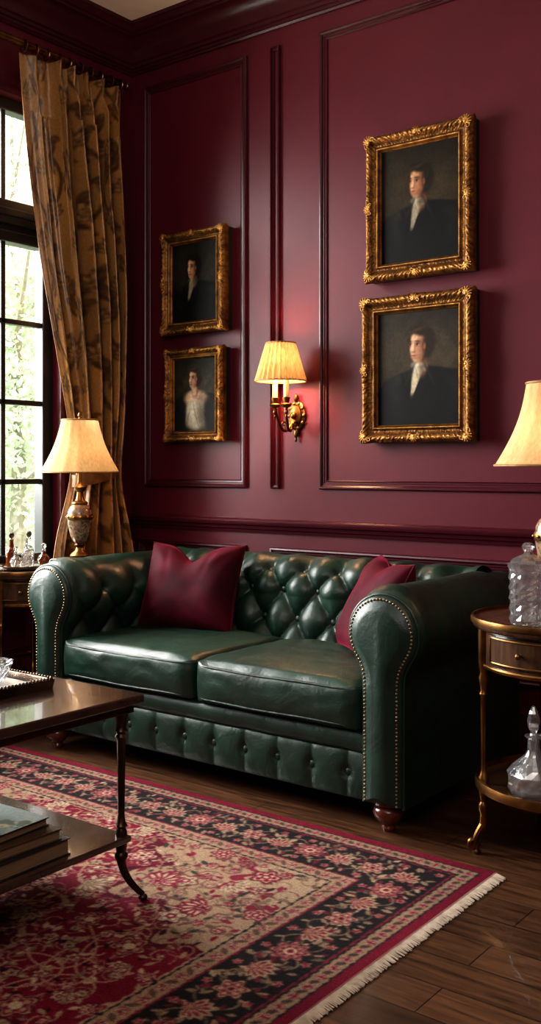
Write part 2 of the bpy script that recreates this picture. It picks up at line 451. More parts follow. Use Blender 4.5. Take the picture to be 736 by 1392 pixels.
# outside ground and trees
struct('ground', MB().box(-40, XL - .16, -20, 30, -.25, -.15), M['grass'], smooth=False)
def tree(name, label, x, y, h, r, n, seed):
    R = np.random.default_rng(seed)
    t = thing(name, label, 'tree', (x, y, -.15), group=None)
    tr = MB(); tr.tube([(0, 0, 0), (.05, 0, h * .3), (-.05, .08, h * .6), (.02, 0, h * .9)], [.10, .08, .05, .02], 10)
    for k in range(7):
        a = k * 2.4; z0 = h * (.3 + .08 * k)
        tr.tube([(0, 0, z0), (cos(a) * r * .4, sin(a) * r * .4, z0 + .4), (cos(a) * r * .8, sin(a) * r * .8, z0 + .8)], [.035, .02, .01], 6)
    tr.build('trunk', M['bark'], t)
    cl = [(R.normal(0, r * .42), R.normal(0, r * .42), h * .12 + R.random() * h * .92) for _ in range(60)]
    v = []; f = []
    for i in range(n):
        c = cl[R.integers(0, 60)]
        p = np.array(c) + R.normal(0, r * .22, 3)
        if p[2] < .1: p[2] = .1 + R.random() * .3
        d1 = R.normal(0, 1, 3); d1 /= np.linalg.norm(d1); d2 = np.cross(d1, R.normal(0, 1, 3)); d2 /= np.linalg.norm(d2)
        L = .030 + R.random() * .030; W = L * .5
        k = len(v)
        v += [tuple(p - d1 * L), tuple(p + d2 * W), tuple(p + d1 * L), tuple(p - d2 * W)]; f.append((k, k + 1, k + 2, k + 3))
    mk('foliage', v, f, M['leaf'], t, smooth=False, recalc=False)
tree('tree', 'pale green leafy tree filling the lower window panes', -8.2, 6.5, 3.6, 1.5, 14000, 1)
tree('tree', 'taller leafy tree farther off behind the window', -13.5, 10.6, 8.0, 2.6, 24000, 2)
tree('tree', 'leafy tree outside farther along the window wall', -11.0, .5, 5.0, 1.5, 5000, 3)

# ------------------------------------------------------------------ curtain and rod
XC = -3.875
rod = thing('curtain_rod', 'dark bronze curtain rod mounted above the tall window', 'curtain rod', (XC + .0, 0, 3.205))
MB().tube([(0, .6, 0), (0, 3.785, 0)], .017, 14).build('pole', M['rod'], rod)
MB().lathe([(.0171, 0), (.021, .004), (.021, .012), (.016, .018), (.012, .024), (.004, .027)], seg=18).build('finial', M['rod'], rod, loc=(0, 3.785, 0), rot=(-PI / 2, 0, 0))
MB().tube([(0, 3.72, 0), (-.05, 3.72, -.03), (-.115, 3.72, -.03)], .011, 8).box(-.116, -.105, 3.69, 3.75, -.1, .04).build('bracket', M['rod'], rod)
ring0 = MB().tube([(cos(a) * .027, 0, sin(a) * .027 - .008) for a in [2 * PI * i / 20 for i in range(20)]], .004, 6, closed=True).build('curtain_ring', M['rod'], rod)
ytl, ytr = wy(28, XC), wy(167, XC)
nr = 10
for k in range(nr):
    yk = lerp(ytl + .02, ytr - .02, k / (nr - 1))
    if k == 0: ring0.location = (0, yk, 0)
    else: inst(ring0, rod, (0, yk, 0), (0, 0, random.uniform(-.25, .25)))

ct = thing('curtain', 'gold and brown patterned drape gathered beside the tall window', 'curtain', (XC, 0, 0))
KZ = [0, .45, .74, .98, 1.12, 1.25, 1.46, 1.86, 2.22, 2.66, 3.17]
KL = [76, 77, 78, 92, 104, 105, 98, 79, 61, 45, 31]
KR = [174, 173, 172, 164, 157, 158, 163, 168, 169, 169, 168]
def cw(z): return wy(interp(z, KZ, KL), XC), wy(interp(z, KZ, KR), XC)
cl_ = Weave(2.1, 3.17, .0062, (164, 116, 64))
lo_ = sum(np.sin(cl_.X * a + cl_.Y * b + p) for a, b, p in ((9, 4, 0), (-6, 11, 2), (21, -8, 1))) / 3
cl_.img *= (1 + .12 * lo_)[..., None]
dk, mdk, lt_ = (82, 52, 26), (112, 74, 38), (192, 144, 84)
for c_i in range(8):
    x0 = .13 + c_i * .27; ph0 = (c_i % 2) * PI
    pts = [(x0 + .085 * sin(y * 9 + ph0), y) for y in np.arange(0, 3.2, .004)]
    cl_.vine(pts, .0085, dk)
    for q, y in enumerate(np.arange(.05, 3.2, .0875)):
        xx = x0 + .085 * sin(y * 9 + ph0); sgn = 1 if q % 2 else -1
        cl_.leaf(xx + sgn * .04, y + .02, .048, .018, .6 if sgn > 0 else PI - .6, mdk)
        cl_.leaf(xx + sgn * .035, y - .02, .034, .011, .9 if sgn > 0 else PI - .9, dk)
        sp = [(xx + sgn * (.05 + .028 * (1 - t / 30) * cos(t * .24)), y + .03 + .028 * (1 - t / 30) * sin(t * .24)) for t in range(26)]
        cl_.vine(sp, .005, dk)
    for y in np.arange(.17 + (c_i % 2) * .17, 3.2, .349):
        cl_.palmette(x0 - .085 * sin(y * 9 + ph0) * .6, y, .08, PI / 2, (dk, lt_, mdk))
cimg = blur(cl_.img, 1)
ns, nz = cl_.nx - 1, cl_.ny - 1; G = []
for j in range(nz + 1):
    z = lerp(.012, 3.172, j / nz)
    zs = [z + d for d in (-.12, -.06, 0, .06, .12)]
    yl = sum(cw(q)[0] for q in zs) / 5; yr = sum(cw(q)[1] for q in zs) / 5
    amp = interp(z, [0, .7, 1.12, 1.6, 2.4, 3.0, 3.08, 3.172], [.070, .070, .050, .068, .070, .050, .028, .034])
    row = []
    for i in range(ns + 1):
        s_ = i / ns
        rmp = float(sstep(0, .22, s_))       # the leading edge lies flat and turns towards the room
        ph = 2 * PI * 6.0 * s_ + (1.2 * sin(2.2 * s_ * PI + z * 1.0) + .9 * mnoise.noise((s_ * 5, z * .7, 8))) * rmp - 1.2
        fold = sin(ph) + .34 * sin(2 * ph + z * .9 + 4 * s_)
        x = amp * fold * (.10 + .90 * rmp) * (1 + .35 * mnoise.noise((s_ * 7, z * 1.1, 2)) * rmp) + .016 * sin(3.3 * ph + z * 1.5) * (1 if z < 2.9 else .3) * rmp
        x += .012 * mnoise.noise((s_ * 16, z * 2.2, 4)) * rmp - .030 * (1 - rmp)
        y = lerp(yl, yr, s_) + .016 * cos(ph) * rmp * min(1, 8 * (1 - s_))
        row.append((max(x, -.105), y, z))
    G.append(row)
cu = MB().grid(G).build('drape', M['curtain'], ct, ang=180, recalc=False)
setcol(cu, cimg)
sm = cu.modifiers.new('thick', 'SOLIDIFY'); sm.thickness = .004
tp = [(-.045 + .10 * cos(a) * .75, lerp(*cw(1.14), .5) + sin(a) * (cw(1.14)[1] - cw(1.14)[0]) * .57, 1.15 + .03 * sin(a)) for a in [2 * PI * k / 32 for k in range(32)]]
M['tieback'] = mat('tieback_cloth', (130, 92, 50), (90, 60, 32), scale=30, rough=.5)
tb = MB(); tb.loft([[(p[0] + .045, p[1], p[2] - .03) for p in tp], [(p[0] + .05, p[1], p[2]) for p in tp], [(p[0] + .045, p[1], p[2] + .03) for p in tp]], False)
tb.build('tieback', M['tieback'], ct)

# ------------------------------------------------------------------ sofa
sofa = thing('sofa', 'two-seat dark green leather sofa with deep button tufting and rolled arms', 'sofa', (-2.533, 3.28, 0))
def resample(P, step, smooth=0):
    P = np.array(P, float); d = np.r_[0, np.cumsum(np.linalg.norm(np.diff(P, axis=0), axis=1))]
    n = int(round(d[-1] / step)); s_ = np.linspace(0, d[-1], n + 1)
    Q = np.c_[np.interp(s_, d, P[:, 0]), np.interp(s_, d, P[:, 1])]
    for _ in range(smooth):
        Q[1:-1] = (Q[:-2] + 2 * Q[1:-1] + Q[2:]) / 4
    d = np.r_[0, np.cumsum(np.linalg.norm(np.diff(Q, axis=0), axis=1))]
    T = np.gradient(Q, axis=0); T /= np.linalg.norm(T, axis=1)[:, None]
    return Q, d, T
def arc(cx, cz, r, a0, a1, n=40): return [(cx + r * cos(math.radians(lerp(a0, a1, i / n))), cz + r * sin(math.radians(lerp(a0, a1, i / n)))) for i in range(n + 1)]
def tuft(x, s_, a, b, smin, smax):
    X = x / a; Sx = min(max(s_ / b, smin), smax)
    u = (X + Sx) / 2; v = (X - Sx) / 2
    h = (abs(sin(PI * u) * sin(PI * v)) + .004) ** .55
    best = 9
    for jj in (math.floor(Sx), math.floor(Sx) + 1):
        if jj < smin or jj > smax: continue
        for ii in (math.floor(X), math.floor(X) + 1):
            if (ii + jj) % 2 == 0:
                best = min(best, math.hypot((X - ii) * a, s_ - jj * b))
    over = max(0, s_ / b - smax)      # pleats run out above the last row of buttons
    h = h + (.80 - h) * float(sstep(.1, 1.2, over))
    return h, math.exp(-(best / .022) ** 2)

# back
bp = [(.135, .33), (.145, .40), (.212, .645)] + arc(.335, .665, .125, 188, -45) + [(.408, .50), (.40, .30), (.40, .10)]
Q, ss, T = resample(bp, .007)
A, B = .090, .114
nx = 230; G = []; xs = np.linspace(-.80, .80, nx + 1)
top_s = ss[np.argmax(Q[:, 1])]
for k in range(len(Q)):
    nrm = np.array((-T[k][1], T[k][0]))
    row = []
    wgt = float(1 - sstep(top_s + .04, top_s + .16, ss[k]))
    for x in xs:
        h, bd = tuft(x + .006 * mnoise.noise((x * 7, ss[k] * 7, 3)), ss[k], A, B, 0, 4)
        d = .044 * h * wgt - .016 * bd * wgt - .020 * wgt + .005 * mnoise.noise((x * 14, ss[k] * 14, 9)) * wgt
        row.append((x, Q[k][0] + nrm[0] * d, Q[k][1] + nrm[1] * d))
    G.append(row)
MB().grid(G).build('back', M['leather'], sofa, ang=180)
def at_s(sv):
    k = int(np.argmin(abs(ss - sv))); nrm = np.array((-T[k][1], T[k][0])); return Q[k], nrm
bm_ = MB().lathe([(.0130, -.004), (.0145, .001), (.0132, .0048), (.0085, .008), (.001, .0094)], seg=16)
button = None
def put_button(loc, nrm):
    global button
    q = Vector((0, 0, 1)).rotation_difference(Vector(nrm)).to_euler()
    if button is None: button = bm_.build('button', M['leather'], sofa, loc=loc, rot=q)
    else: inst(button, sofa, loc, q)
for j in (1, 2, 3, 4):
    q, nrm = at_s(j * B)
    for i in range(-10, 11):
        if (i + j) % 2 == 0 and abs(i * A) < .70:
            d = -.029
            put_button((i * A, q[0] + nrm[0] * d, q[1] + nrm[1] * d), (0, nrm[0], nrm[1]))

# arms (profile in x,z; right arm, mirrored for the left)
ZB = .092      # underside of the upholstery
def armprof():
    c = (.820, .648); r = .138; d = .080
    a = math.degrees(math.acos(d / r))
    zc = c[1] - r * sin(math.radians(a))
    return [(c[0] - d, ZB), (c[0] - d, .30), (c[0] - d, zc - .01)] + arc(c[0], c[1], r, 180 + a, -a, 60) + [(c[0] + d, zc - .01), (c[0] + d, .30), (c[0] + d, ZB)]
AQ, As, AT = resample(armprof(), .008, 30)
itop = np.argmax(AQ[:, 1]); stop = As[itop]
def offs(P, TT, d):    # offset the outline inwards by d
    Nn = np.c_[TT[:, 1], -TT[:, 0]]
    return P + Nn * d
for sg in (-1, 1):
    ys = np.linspace(-.44, .44, 120); rings = []
    for y in ys:
        ring = []
        for k in range(len(AQ)):
            nrm = np.array((-AT[k][1], AT[k][0]))
            wgt = float(1 - sstep(stop - .0, stop + .14, As[k])) * float(sstep(-.44, -.36, y)) * float(1 - sstep(.24, .31, y)) * float(sstep(.1, .3, As[k]))
            d = 0
            if wgt > 0:
                h, bd = tuft(y - .03, As[k] - .02, A, B, 0, 5)
                d = (.036 * h - .014 * bd - .014) * wgt
            rl = float(sstep(.4, .55, As[k])) * float(1 - sstep(1.0, 1.15, As[k]))
            d += (.004 * mnoise.noise((y * 9, As[k] * 5, sg * 3.0)) - .003 * math.exp(-((y + .30 + .05 * sin(As[k] * 9)) / .02) ** 2) - .002 * math.exp(-((y + .20 - .06 * sin(As[k] * 7)) / .018) ** 2)) * rl
            # the roll swells a little behind the facing and rounds in at its front edge
            d += .007 * math.exp(-((y + .37) / .05) ** 2) * rl - .014 * float(1 - sstep(-.44, -.41, y)) * rl
            ring.append((sg * (AQ[k][0] + nrm[0] * d), float(y), AQ[k][1] + nrm[1] * d))
        rings.append(ring)
    MB().loft(rings, True).build('arm', M['leather'], sofa, ang=60)
    rings = []
    for y, ins in ((-.434, .006), (-.444, .006), (-.453, .009), (-.460, .015), (-.464, .023), (-.470, .034), (-.478, .048), (-.483, .060)):
        P = offs(AQ, AT, ins)
        rings.append([(sg * p[0], y, max(p[1], ZB + ins * .5)) for p in P])
    af = MB().loft(rings, True).build('arm_front', M['leather'], sofa, ang=50)
    P = offs(AQ, AT, .005)
    MB().tube([(sg * p[0], -.444, p[1]) for p in P], .005, 8).build('piping', M['leather'], af)
    P = offs(AQ, AT, .020); Q2, s2, T2 = resample(P, .0125)
    nb = MB()
    for p in Q2:
        if p[1] > ZB + .008: nb.ball((sg * p[0], -.4638, p[1]), (.0044, .0036, .0044), 8, 5)
    nb.build('nailhead_trim', M['stud'], af)
# base body, border under the cushions and buttoned front rail
MB().box(-.75, .75, -.40, .40, .088, .32).build('base', M['leather'], sofa, smooth=False)
rb = []
for (y, z) in [(-.40, .240), (-.424, .243), (-.434, .255), (-.438, .278), (-.434, .303), (-.424, .315), (-.39, .318)]:
    rb.append([(float(x), y + .003 * mnoise.noise((x * 7, z * 20, 1)), z) for x in np.linspace(-.743, .743, 80)])
MB().grid(rb).build('seat_border', M['leather'], sofa, ang=180)
G = []; pit = .148; zb0, zb1 = .080, .246; zm = .168
for z in np.linspace(zb0, zb1, 36):
    t = (z - zb0) / (zb1 - zb0); prof = math.sin(PI * min(max(t, 0.0), 1.0)) ** .34
    row = []
    for x in np.linspace(-.743, .743, 420):
        u = x / pit + .5
        nb_ = round(u); dx_ = abs(u - nb_) * pit
        dist = math.hypot(dx_, z - zm)
        crease = math.exp(-(dx_ / .013) ** 1.4) * (.45 + .55 * math.exp(-((z - zm) / .05) ** 2))
        d = .023 * prof * (1 - .34 * crease) + .003 * prof * sin(PI * abs(u - math.floor(u))) - .011 * math.exp(-(dist / .024) ** 2)
        d += .003 * mnoise.noise((x * 10, z * 14, 2)) * prof
        row.append((float(x), -.408 - d, float(z)))
    G.append(row)
fr = MB().grid(G).build('front_rail', M['leather'], sofa, ang=180)
for k in range(-6, 7):
    x = (k - .5) * pit
    if abs(x) < .72: put_button((x, -.4130, zm), (0, -1, 0))
# seat cushions
def boxcushion(w_, d_, h_, crown_, seed=0):
    bm = bmesh.new(); bmesh.ops.create_cube(bm, size=2)
    bmesh.ops.subdivide_edges(bm, edges=bm.edges, cuts=35, use_grid_fill=True)
    v = []
    for q in bm.verts:
        p = q.co; x, y, z = p
        mp = max(abs(x), abs(y)); Lp = (abs(x) ** 12 + abs(y) ** 12) ** (1 / 12)
        f_ = mp / Lp if Lp > 0 else 1
        px_, py_ = x * f_, y * f_
        e = max(0, max(abs(px_), abs(py_)) - .90) / .10; ez = max(0, abs(z) - .50) / .50
        L = max(1, (e ** 2.4 + ez ** 2.4) ** (1 / 2.4)) if e > 0 and ez > 0 else 1
        sc_ = (.90 + .10 * (e / L)) / max(1e-6, max(abs(px_), abs(py_))) if e > 0 else 1
        px_, py_ = px_ * min(1, sc_), py_ * min(1, sc_)
        if L > 1: z = math.copysign(.50 + .50 * ez / L, z)
        cx_ = 1 - abs(p.x) ** 4; cy_ = 1 - abs(p.y) ** 4
        Z = z * h_ / 2 + (crown_ * max(cx_, 0) ** .6 * max(cy_, 0) ** .6 if z > 0 else 0) * max(z, 0)
        wr = (.005 * mnoise.noise((p.x * 2.2 + seed, p.y * 2.6, p.z)) + .0025 * mnoise.noise((p.x * 6 + seed, p.y * 5, p.z * 2))) * (1 if z > 0 else .4)
        X = px_ * w_ / 2; Y = py_ * d_ / 2 * (1 + .035 * (1 - p.z ** 2) * (1 if y < 0 else 0)) + .003 * mnoise.noise((p.x * 5 + seed, 1, p.z * 2))
        v.append((X, Y, Z + wr))
    bm.verts.index_update()
    f = [tuple(q.index for q in fc.verts) for fc in bm.faces]; bm.free()
    return v, f
for k, sg in enumerate((-1, 1)):
    cw_, cd_, ch_ = .736, .635, .154
    v, f = boxcushion(cw_, cd_, ch_, .022, seed=k * 5)
    cs = mk('seat_cushion', v, f, M['leather'], sofa, loc=(sg * .3695, -.147, .3945), ang=180)
    for zz in (ch_ / 2 * .78, -ch_ / 2 * .78):
        pts = []
        for i in range(160):
            a = 2 * PI * i / 160; n_ = 12.0
            L = (abs(cos(a)) ** n_ + abs(sin(a)) ** n_) ** (1 / n_)
            yy_ = sin(a) / L * (cd_ / 2 - .003)
            pts.append((cos(a) / L * (cw_ / 2 - .003), yy_ * (1.015 if yy_ < 0 else 1), zz + .002 * sin(a * 5 + k)))
        MB().tube(pts, .0042, 8, closed=True).build('piping', M['leather'], cs)
# feet
ft = [(.012, 0), (.020, .0), (.024, .012), (.021, .020), (.030, .028), (.046, .046), (.052, .062), (.048, .076), (.038, .084), (.050, .089), (.052, .098)]
f0 = None
for x, y in ((-.815, -.405), (.815, -.405), (-.815, .37), (.815, .37)):
    if f0 is None: f0 = MB().lathe(ft, seg=28).build('foot', M['mahogany'], sofa, loc=(x, y, 0))
    else: inst(f0, sofa, (x, y, 0))

# ------------------------------------------------------------------ throw pillows
def pillow(label, loc, rot, W, H, Tk, chop, seed):
    t = thing('throw_pillow', label, 'pillow', loc, rot, group=None)
    n = 60
    def pt(u, v, side):
        X = W / 2 * u * (1 - .08 * (1 - v * v)); Z = H / 2 * v * (1 - .08 * (1 - u * u))
        th = Tk / 2 * (max(0, (1 - u ** 4) * (1 - v ** 4)) ** .55)
        dn = math.exp(-(u / .34) ** 2) * max(0, (v + .25) / 1.25) ** 2
        Z -= chop * dn
        th *= 1 - .30 * dn * (chop > 0)
        e = (1 - u ** 4) * (1 - v ** 4)
        th += .007 * mnoise.noise((u * 2.0 + seed, v * 2.0, side)) * e
        th -= .012 * chop * 8 * math.exp(-((abs(u) - .35 - .2 * v) / .08) ** 2) * max(0, v) * (1 - v ** 6) * (1 - u ** 6)
        # creases running out of the corners
        for cu_, cv2 in ((-1, -1), (1, -1), (-1, 1), (1, 1)):
            dx_, dy_ = u - cu_, v - cv2; rr = math.hypot(dx_, dy_); aa = math.atan2(abs(dy_), abs(dx_) + 1e-6)
            th += .004 * sin(aa * 9 + seed) * math.exp(-((rr - .45) / .28) ** 2) * e
        return (X, side * th, Z + H / 2)
    mb = MB()
    for side in (-1, 1):
        mb.grid([[pt(2 * i / n - 1, 2 * j / n - 1, side) for i in range(n + 1)] for j in range(n + 1)])
    o = mb.build('cover', M['velvet'], t, ang=180)
    wd = o.modifiers.new('weld', 'WELD'); wd.merge_threshold = .0004
    per = [(i / 24 - 1, -1) for i in range(48)] + [(1, i / 24 - 1) for i in range(48)] + [(1 - i / 24, 1) for i in range(48)] + [(-1, 1 - i / 24) for i in range(48)]
    MB().tube([(pt(u, v, 0)[0], 0, pt(u, v, 0)[2]) for u, v in per], .0038, 8, closed=True).build('piping', M['velvet'], t)
pillow('burgundy velvet cushion with dented top edge at the left end of the sofa', (-2.99, 3.27, .474), (-.38, 0, .22), .47, .40, .19, .075, 1)
pillow('burgundy velvet cushion leaning in the corner behind the right sofa arm', (-2.10, 3.245, .476), (-.46, 0, -.74), .43, .40, .16, .03, 7)

# ------------------------------------------------------------------ pictures
def ell(U, V, cx, cy, rx, ry, e=.18, rot=0):
    c_, s_ = cos(rot), sin(rot); du, dv = U - cx, V - cy
    p = du * c_ + dv * s_; q = -du * s_ + dv * c_
    r = np.sqrt((p / rx) ** 2 + (q / ry) ** 2)
    return (1 - sstep(1 - e, 1 + e, r))[..., None]
def portrait(kind, nx, ny, asp, seed):
    u = np.linspace(0, 1, nx); v = np.linspace(0, 1, ny); U, V = np.meshgrid(u, v)
    V0 = V.copy(); V = V * asp     # square units
    r2 = np.random.default_rng(seed)
    wob = sum(np.sin(U * a + V * b + p) for a, b, p in zip(r2.uniform(-40, 40, 8), r2.uniform(-40, 40, 8), r2.uniform(0, 6, 8))) / 8
    wob2 = sum(np.sin(U * a + V * b + p) for a, b, p in zip(r2.uniform(-40, 40, 8), r2.uniform(-40, 40, 8), r2.uniform(0, 6, 8))) / 8
    U = U + .006 * wob; V = V + .006 * wob2
    P = dict(
        gent_far=dict(bg=((28, 22, 15), (70, 55, 35)), head=(.49, .68), s=1.5, coat=(9, 8, 8), hair=(34, 23, 16), lady=False, face=((224, 168, 126), (104, 64, 42))),
        gent_near=dict(bg=((30, 25, 18), (80, 66, 47)), head=(.52, .69), s=1.5, coat=(9, 8, 9), hair=(42, 28, 19), lady=False, face=((234, 186, 146), (116, 74, 50))),
        long_hair=dict(bg=((24, 22, 18), (58, 51, 39)), head=(.46, .68), s=1.5, coat=(9, 8, 8), hair=(20, 13, 10), lady=False, face=((240, 188, 148), (120, 78, 56))),
        lady=dict(bg=((30, 29, 24), (72, 66, 50)), head=(.47, .72), s=1.46, coat=(26, 26, 23), hair=(50, 31, 20), lady=True, face=((246, 202, 168), (150, 102, 78))))[kind]
    hx, hy = P['head']; hy *= asp; s_ = P['s']
    g = np.exp(-(((U - .82) / .42) ** 2 + ((V - hy * .85) / .5) ** 2))[..., None] * .8 + np.exp(-(((U - .16) / .3) ** 2 + ((V - hy) / .6) ** 2))[..., None] * .6
    g = np.clip(g, 0, 1)
    img = col(P['bg'][0]) * (1 - g) + col(P['bg'][1]) * g
    nz_ = sum(np.sin(U * a + p) * np.sin(V * b + q) for a, b, p, q in r2.uniform(4, 30, (7, 4))) / 7
    img *= (1 + .22 * nz_)[..., None]
    def put(m, c):
        nonlocal img
        c = col(c) if isinstance(c, tuple) else c
        img = img * (1 - m) + c * m
    ny_ = hy - .155 * s_
    xb = hx + .08
    sl_ = np.where(U < xb, .95, .60)
    sh = ny_ + .015 - .50 * sl_ * (np.abs(U - xb) / s_ * 1.2) ** 1.35 - 1.2 * np.maximum(0, np.abs(U - xb) - .34 * s_)
    body = (1 - sstep(-.02, .02, V - sh))[..., None]
    put(body, P['coat'])
    if not P['lady']:      # light on the shoulder, sleeve and lapel folds
        put(body * ell(U, V, hx - .17 * s_, ny_ - .10, .09, .06, .9, .6) * .8, (46, 40, 36))
        put(body * ell(U, V, hx - .20 * s_, ny_ - .28, .07, .20, .9, .30) * .7, (34, 30, 28))
        put(body * ell(U, V, hx + .26 * s_, ny_ - .16, .10, .06, .9, -.6) * .6, (36, 31, 28))
        put(body * ell(U, V, hx + .27 * s_, ny_ - .34, .05, .20, .9, -.25) * .6, (30, 27, 25))
        put(body * ell(U, V, hx - .115 * s_, ny_ - .20, .018, .17, .7, .30), (5, 5, 5))
        put(body * ell(U, V, hx + .075 * s_, ny_ - .20, .018, .17, .7, -.46), (5, 5, 5))
    if kind == 'long_hair': put(ell(U, V, hx + .016, hy - .03, .108 * s_, .175 * s_, .3), P['hair'])
    if P['lady']:
        put(ell(U, V, hx + .03, ny_ - .13, .26, .15, .3), tuple(c * .92 for c in P['face'][0]))
        put(ell(U, V, hx + .18, ny_ - .14, .14, .12, .8), tuple(c * .66 for c in P['face'][0]))
        put(ell(U, V, hx - .04, ny_ - .08, .10, .07, .8), P['face'][0])
        put(ell(U, V, hx + .03, ny_ - .42, .27, .26, .25), (206, 194, 172))
        put(ell(U, V, hx + .20, ny_ - .44, .11, .22, .8, .2), (118, 106, 90))
        put(ell(U, V, hx - .05, ny_ - .34, .09, .14, .8), (238, 228, 208))
        put(ell(U, V, hx + .04, ny_ - .40, .02, .16, .8, .3) * .6, (140, 126, 106))
        put(ell(U, V, hx - .14, ny_ - .46, .02, .14, .8, -.3) * .6, (140, 126, 106))
        put(ell(U, V, hx + .42, ny_ - .46, .17, .34, .3, .25), (34, 32, 29))
        put(ell(U, V, hx - .34, ny_ - .50, .13, .32, .3, -.25), (30, 29, 26))
    put(ell(U, V, hx + .024, ny_ + .03, .052 * s_, .09 * s_, .3), tuple(c * .85 for c in P['face'][1]))
    if P['lady']: put(ell(U, V, hx + .005, ny_ + .00, .040 * s_, .08 * s_, .5), tuple(c * .84 for c in P['face'][0]))
    if not P['lady']:
        dn_ = np.clip((ny_ + .02 - V) / (.23 * s_), 0, 1)
        ctr = hx - .010 - .060 * s_ * dn_
        tri = (1 - sstep(.55, 1.25, np.abs(U - ctr) / (.048 * s_ * (1 - .82 * dn_) + .003)))[..., None] * (1 - sstep(-.012, .02, V - ny_ - .02))[..., None] * sstep(ny_ - .23 * s_, ny_ - .16 * s_, V)[..., None]
        wb = .78 if kind == 'gent_far' else (.74 if kind == 'long_hair' else 1)
        put(tri, (int(196 * wb), int(180 * wb), int(150 * wb)))
        put(ell(U, V, hx - .004, ny_ + .012, .058 * s_, .028 * s_, .5, -.25), (int(222 * wb), int(210 * wb), int(184 * wb)))
        put(ell(U, V, hx + .038, ny_ + .006, .032 * s_, .032 * s_, .8), (int(120 * wb), int(104 * wb), int(84 * wb)))
        put(tri * ell(U, V, hx + .02, ny_ - .10, .022, .12, .8, -.15) * .8, (104, 90, 70))
        put(tri * ell(U, V, hx - .03, ny_ - .06, .006, .08, .8, .3) * .6, (120, 106, 84))
        for sg in (-1, 1):
            put(ell(U, V, hx + .0 + sg * .080 * s_, ny_ - .07, .018, .10 * s_, .6, sg * .5) * .7, (36, 31, 28))
    put(ell(U, V, hx + .032 * s_, hy + .026 * s_, .096 * s_, .114 * s_, .2), P['hair'])
    fm = np.maximum(ell(U, V, hx - .014, hy + .008, .070 * s_, .098 * s_, .16), ell(U, V, hx - .026, hy - .045 * s_, .052 * s_, .074 * s_, .2))
    k = sstep(hx - .065 * s_, hx + .050 * s_, U + (V - hy) * .12)[..., None]
    skin = col(P['face'][0]) * (1 - k) + col(P['face'][1]) * k
    put(fm, skin)
    put(fm * ell(U, V, hx - .005, hy - .085 * s_, .07 * s_, .035 * s_, .9) * .35, tuple(c * .7 for c in P['face'][1]))
    put(ell(U, V, hx - .034, hy + .065 * s_, .045 * s_, .022 * s_, .9) * .4, tuple(min(255, c * 1.06) for c in P['face'][0]))
    put(ell(U, V, hx + .014, hy + .108 * s_, .084 * s_, .034 * s_, .45, -.26), P['hair'])
    put(ell(U, V, hx + .070 * s_, hy + .014, .036 * s_, .090 * s_, .55), P['hair'])
    put(ell(U, V, hx - .082 * s_, hy + .050, .010 * s_, .040 * s_, .7), P['hair'])
    put(ell(U, V, hx - .01 * s_, hy + .120 * s_, .05 * s_, .012 * s_, .8, .25) * .5, tuple(min(255, c * 2.0 + 14) for c in P['hair']))
    put(ell(U, V, hx + .044 * s_, hy - .005, .011 * s_, .026 * s_, .5), tuple(c * 1.15 for c in P['face'][1]))
    fxc = hx - .044 * s_
    for sg, wdt in ((-1, .60), (1, 1.0)):
        ex = fxc + sg * .029 * s_
        put(ell(U, V, ex, hy + .018 * s_, .024 * s_ * wdt, .019 * s_, .9) * .6, (104, 66, 46))
        put(ell(U, V, ex, hy + .011 * s_, .014 * s_ * wdt, .006 * s_, .5) * .7, (206, 186, 164))
        put(ell(U, V, ex - .002, hy + .012 * s_, .0075 * s_ * wdt, .0068 * s_, .4), (28, 18, 14))
        put(ell(U, V, ex, hy + .020 * s_, .016 * s_ * wdt, .003 * s_, .7), (50, 30, 22))
        put(ell(U, V, ex, hy + .036 * s_, .022 * s_ * wdt, .0055 * s_, .7, -sg * .15) * .8, (64, 41, 29))
    put(ell(U, V, fxc + .010 * s_, hy - .014 * s_, .013 * s_, .036 * s_, .9) * .5, (126, 78, 54))
    put(ell(U, V, fxc - .007, hy - .040 * s_, .014 * s_, .006 * s_, .7) * .65, (110, 62, 46))
    put(ell(U, V, fxc - .010, hy - .006 * s_, .006 * s_, .026 * s_, .8) * .55, (248, 212, 180))
    put(ell(U, V, fxc - .004, hy - .063 * s_, .021 * s_, .004 * s_, .6) * .9, (112, 50, 42))
    put(ell(U, V, fxc - .004, hy - .069 * s_, .017 * s_, .006 * s_, .7) * .7, (164, 84, 72))
    put(ell(U, V, fxc + .000, hy - .082 * s_, .018 * s_, .006 * s_, .9) * .4, (118, 74, 56))
    put(ell(U, V, hx + .00, hy - .035 * s_, .03, .045, 1) * .3, (190, 108, 84))
    vig = (1 - .40 * np.clip(((U - .5) ** 2 + (V0 - .5) ** 2) * 1.8, 0, 1))[..., None]
    img = img * vig * (1 + .06 * nz_[::-1])[..., None]
    img = blur(img, 3) + .012 * (r2.random((ny, nx, 1)) - .5)
    return np.clip(img, 0, 1)

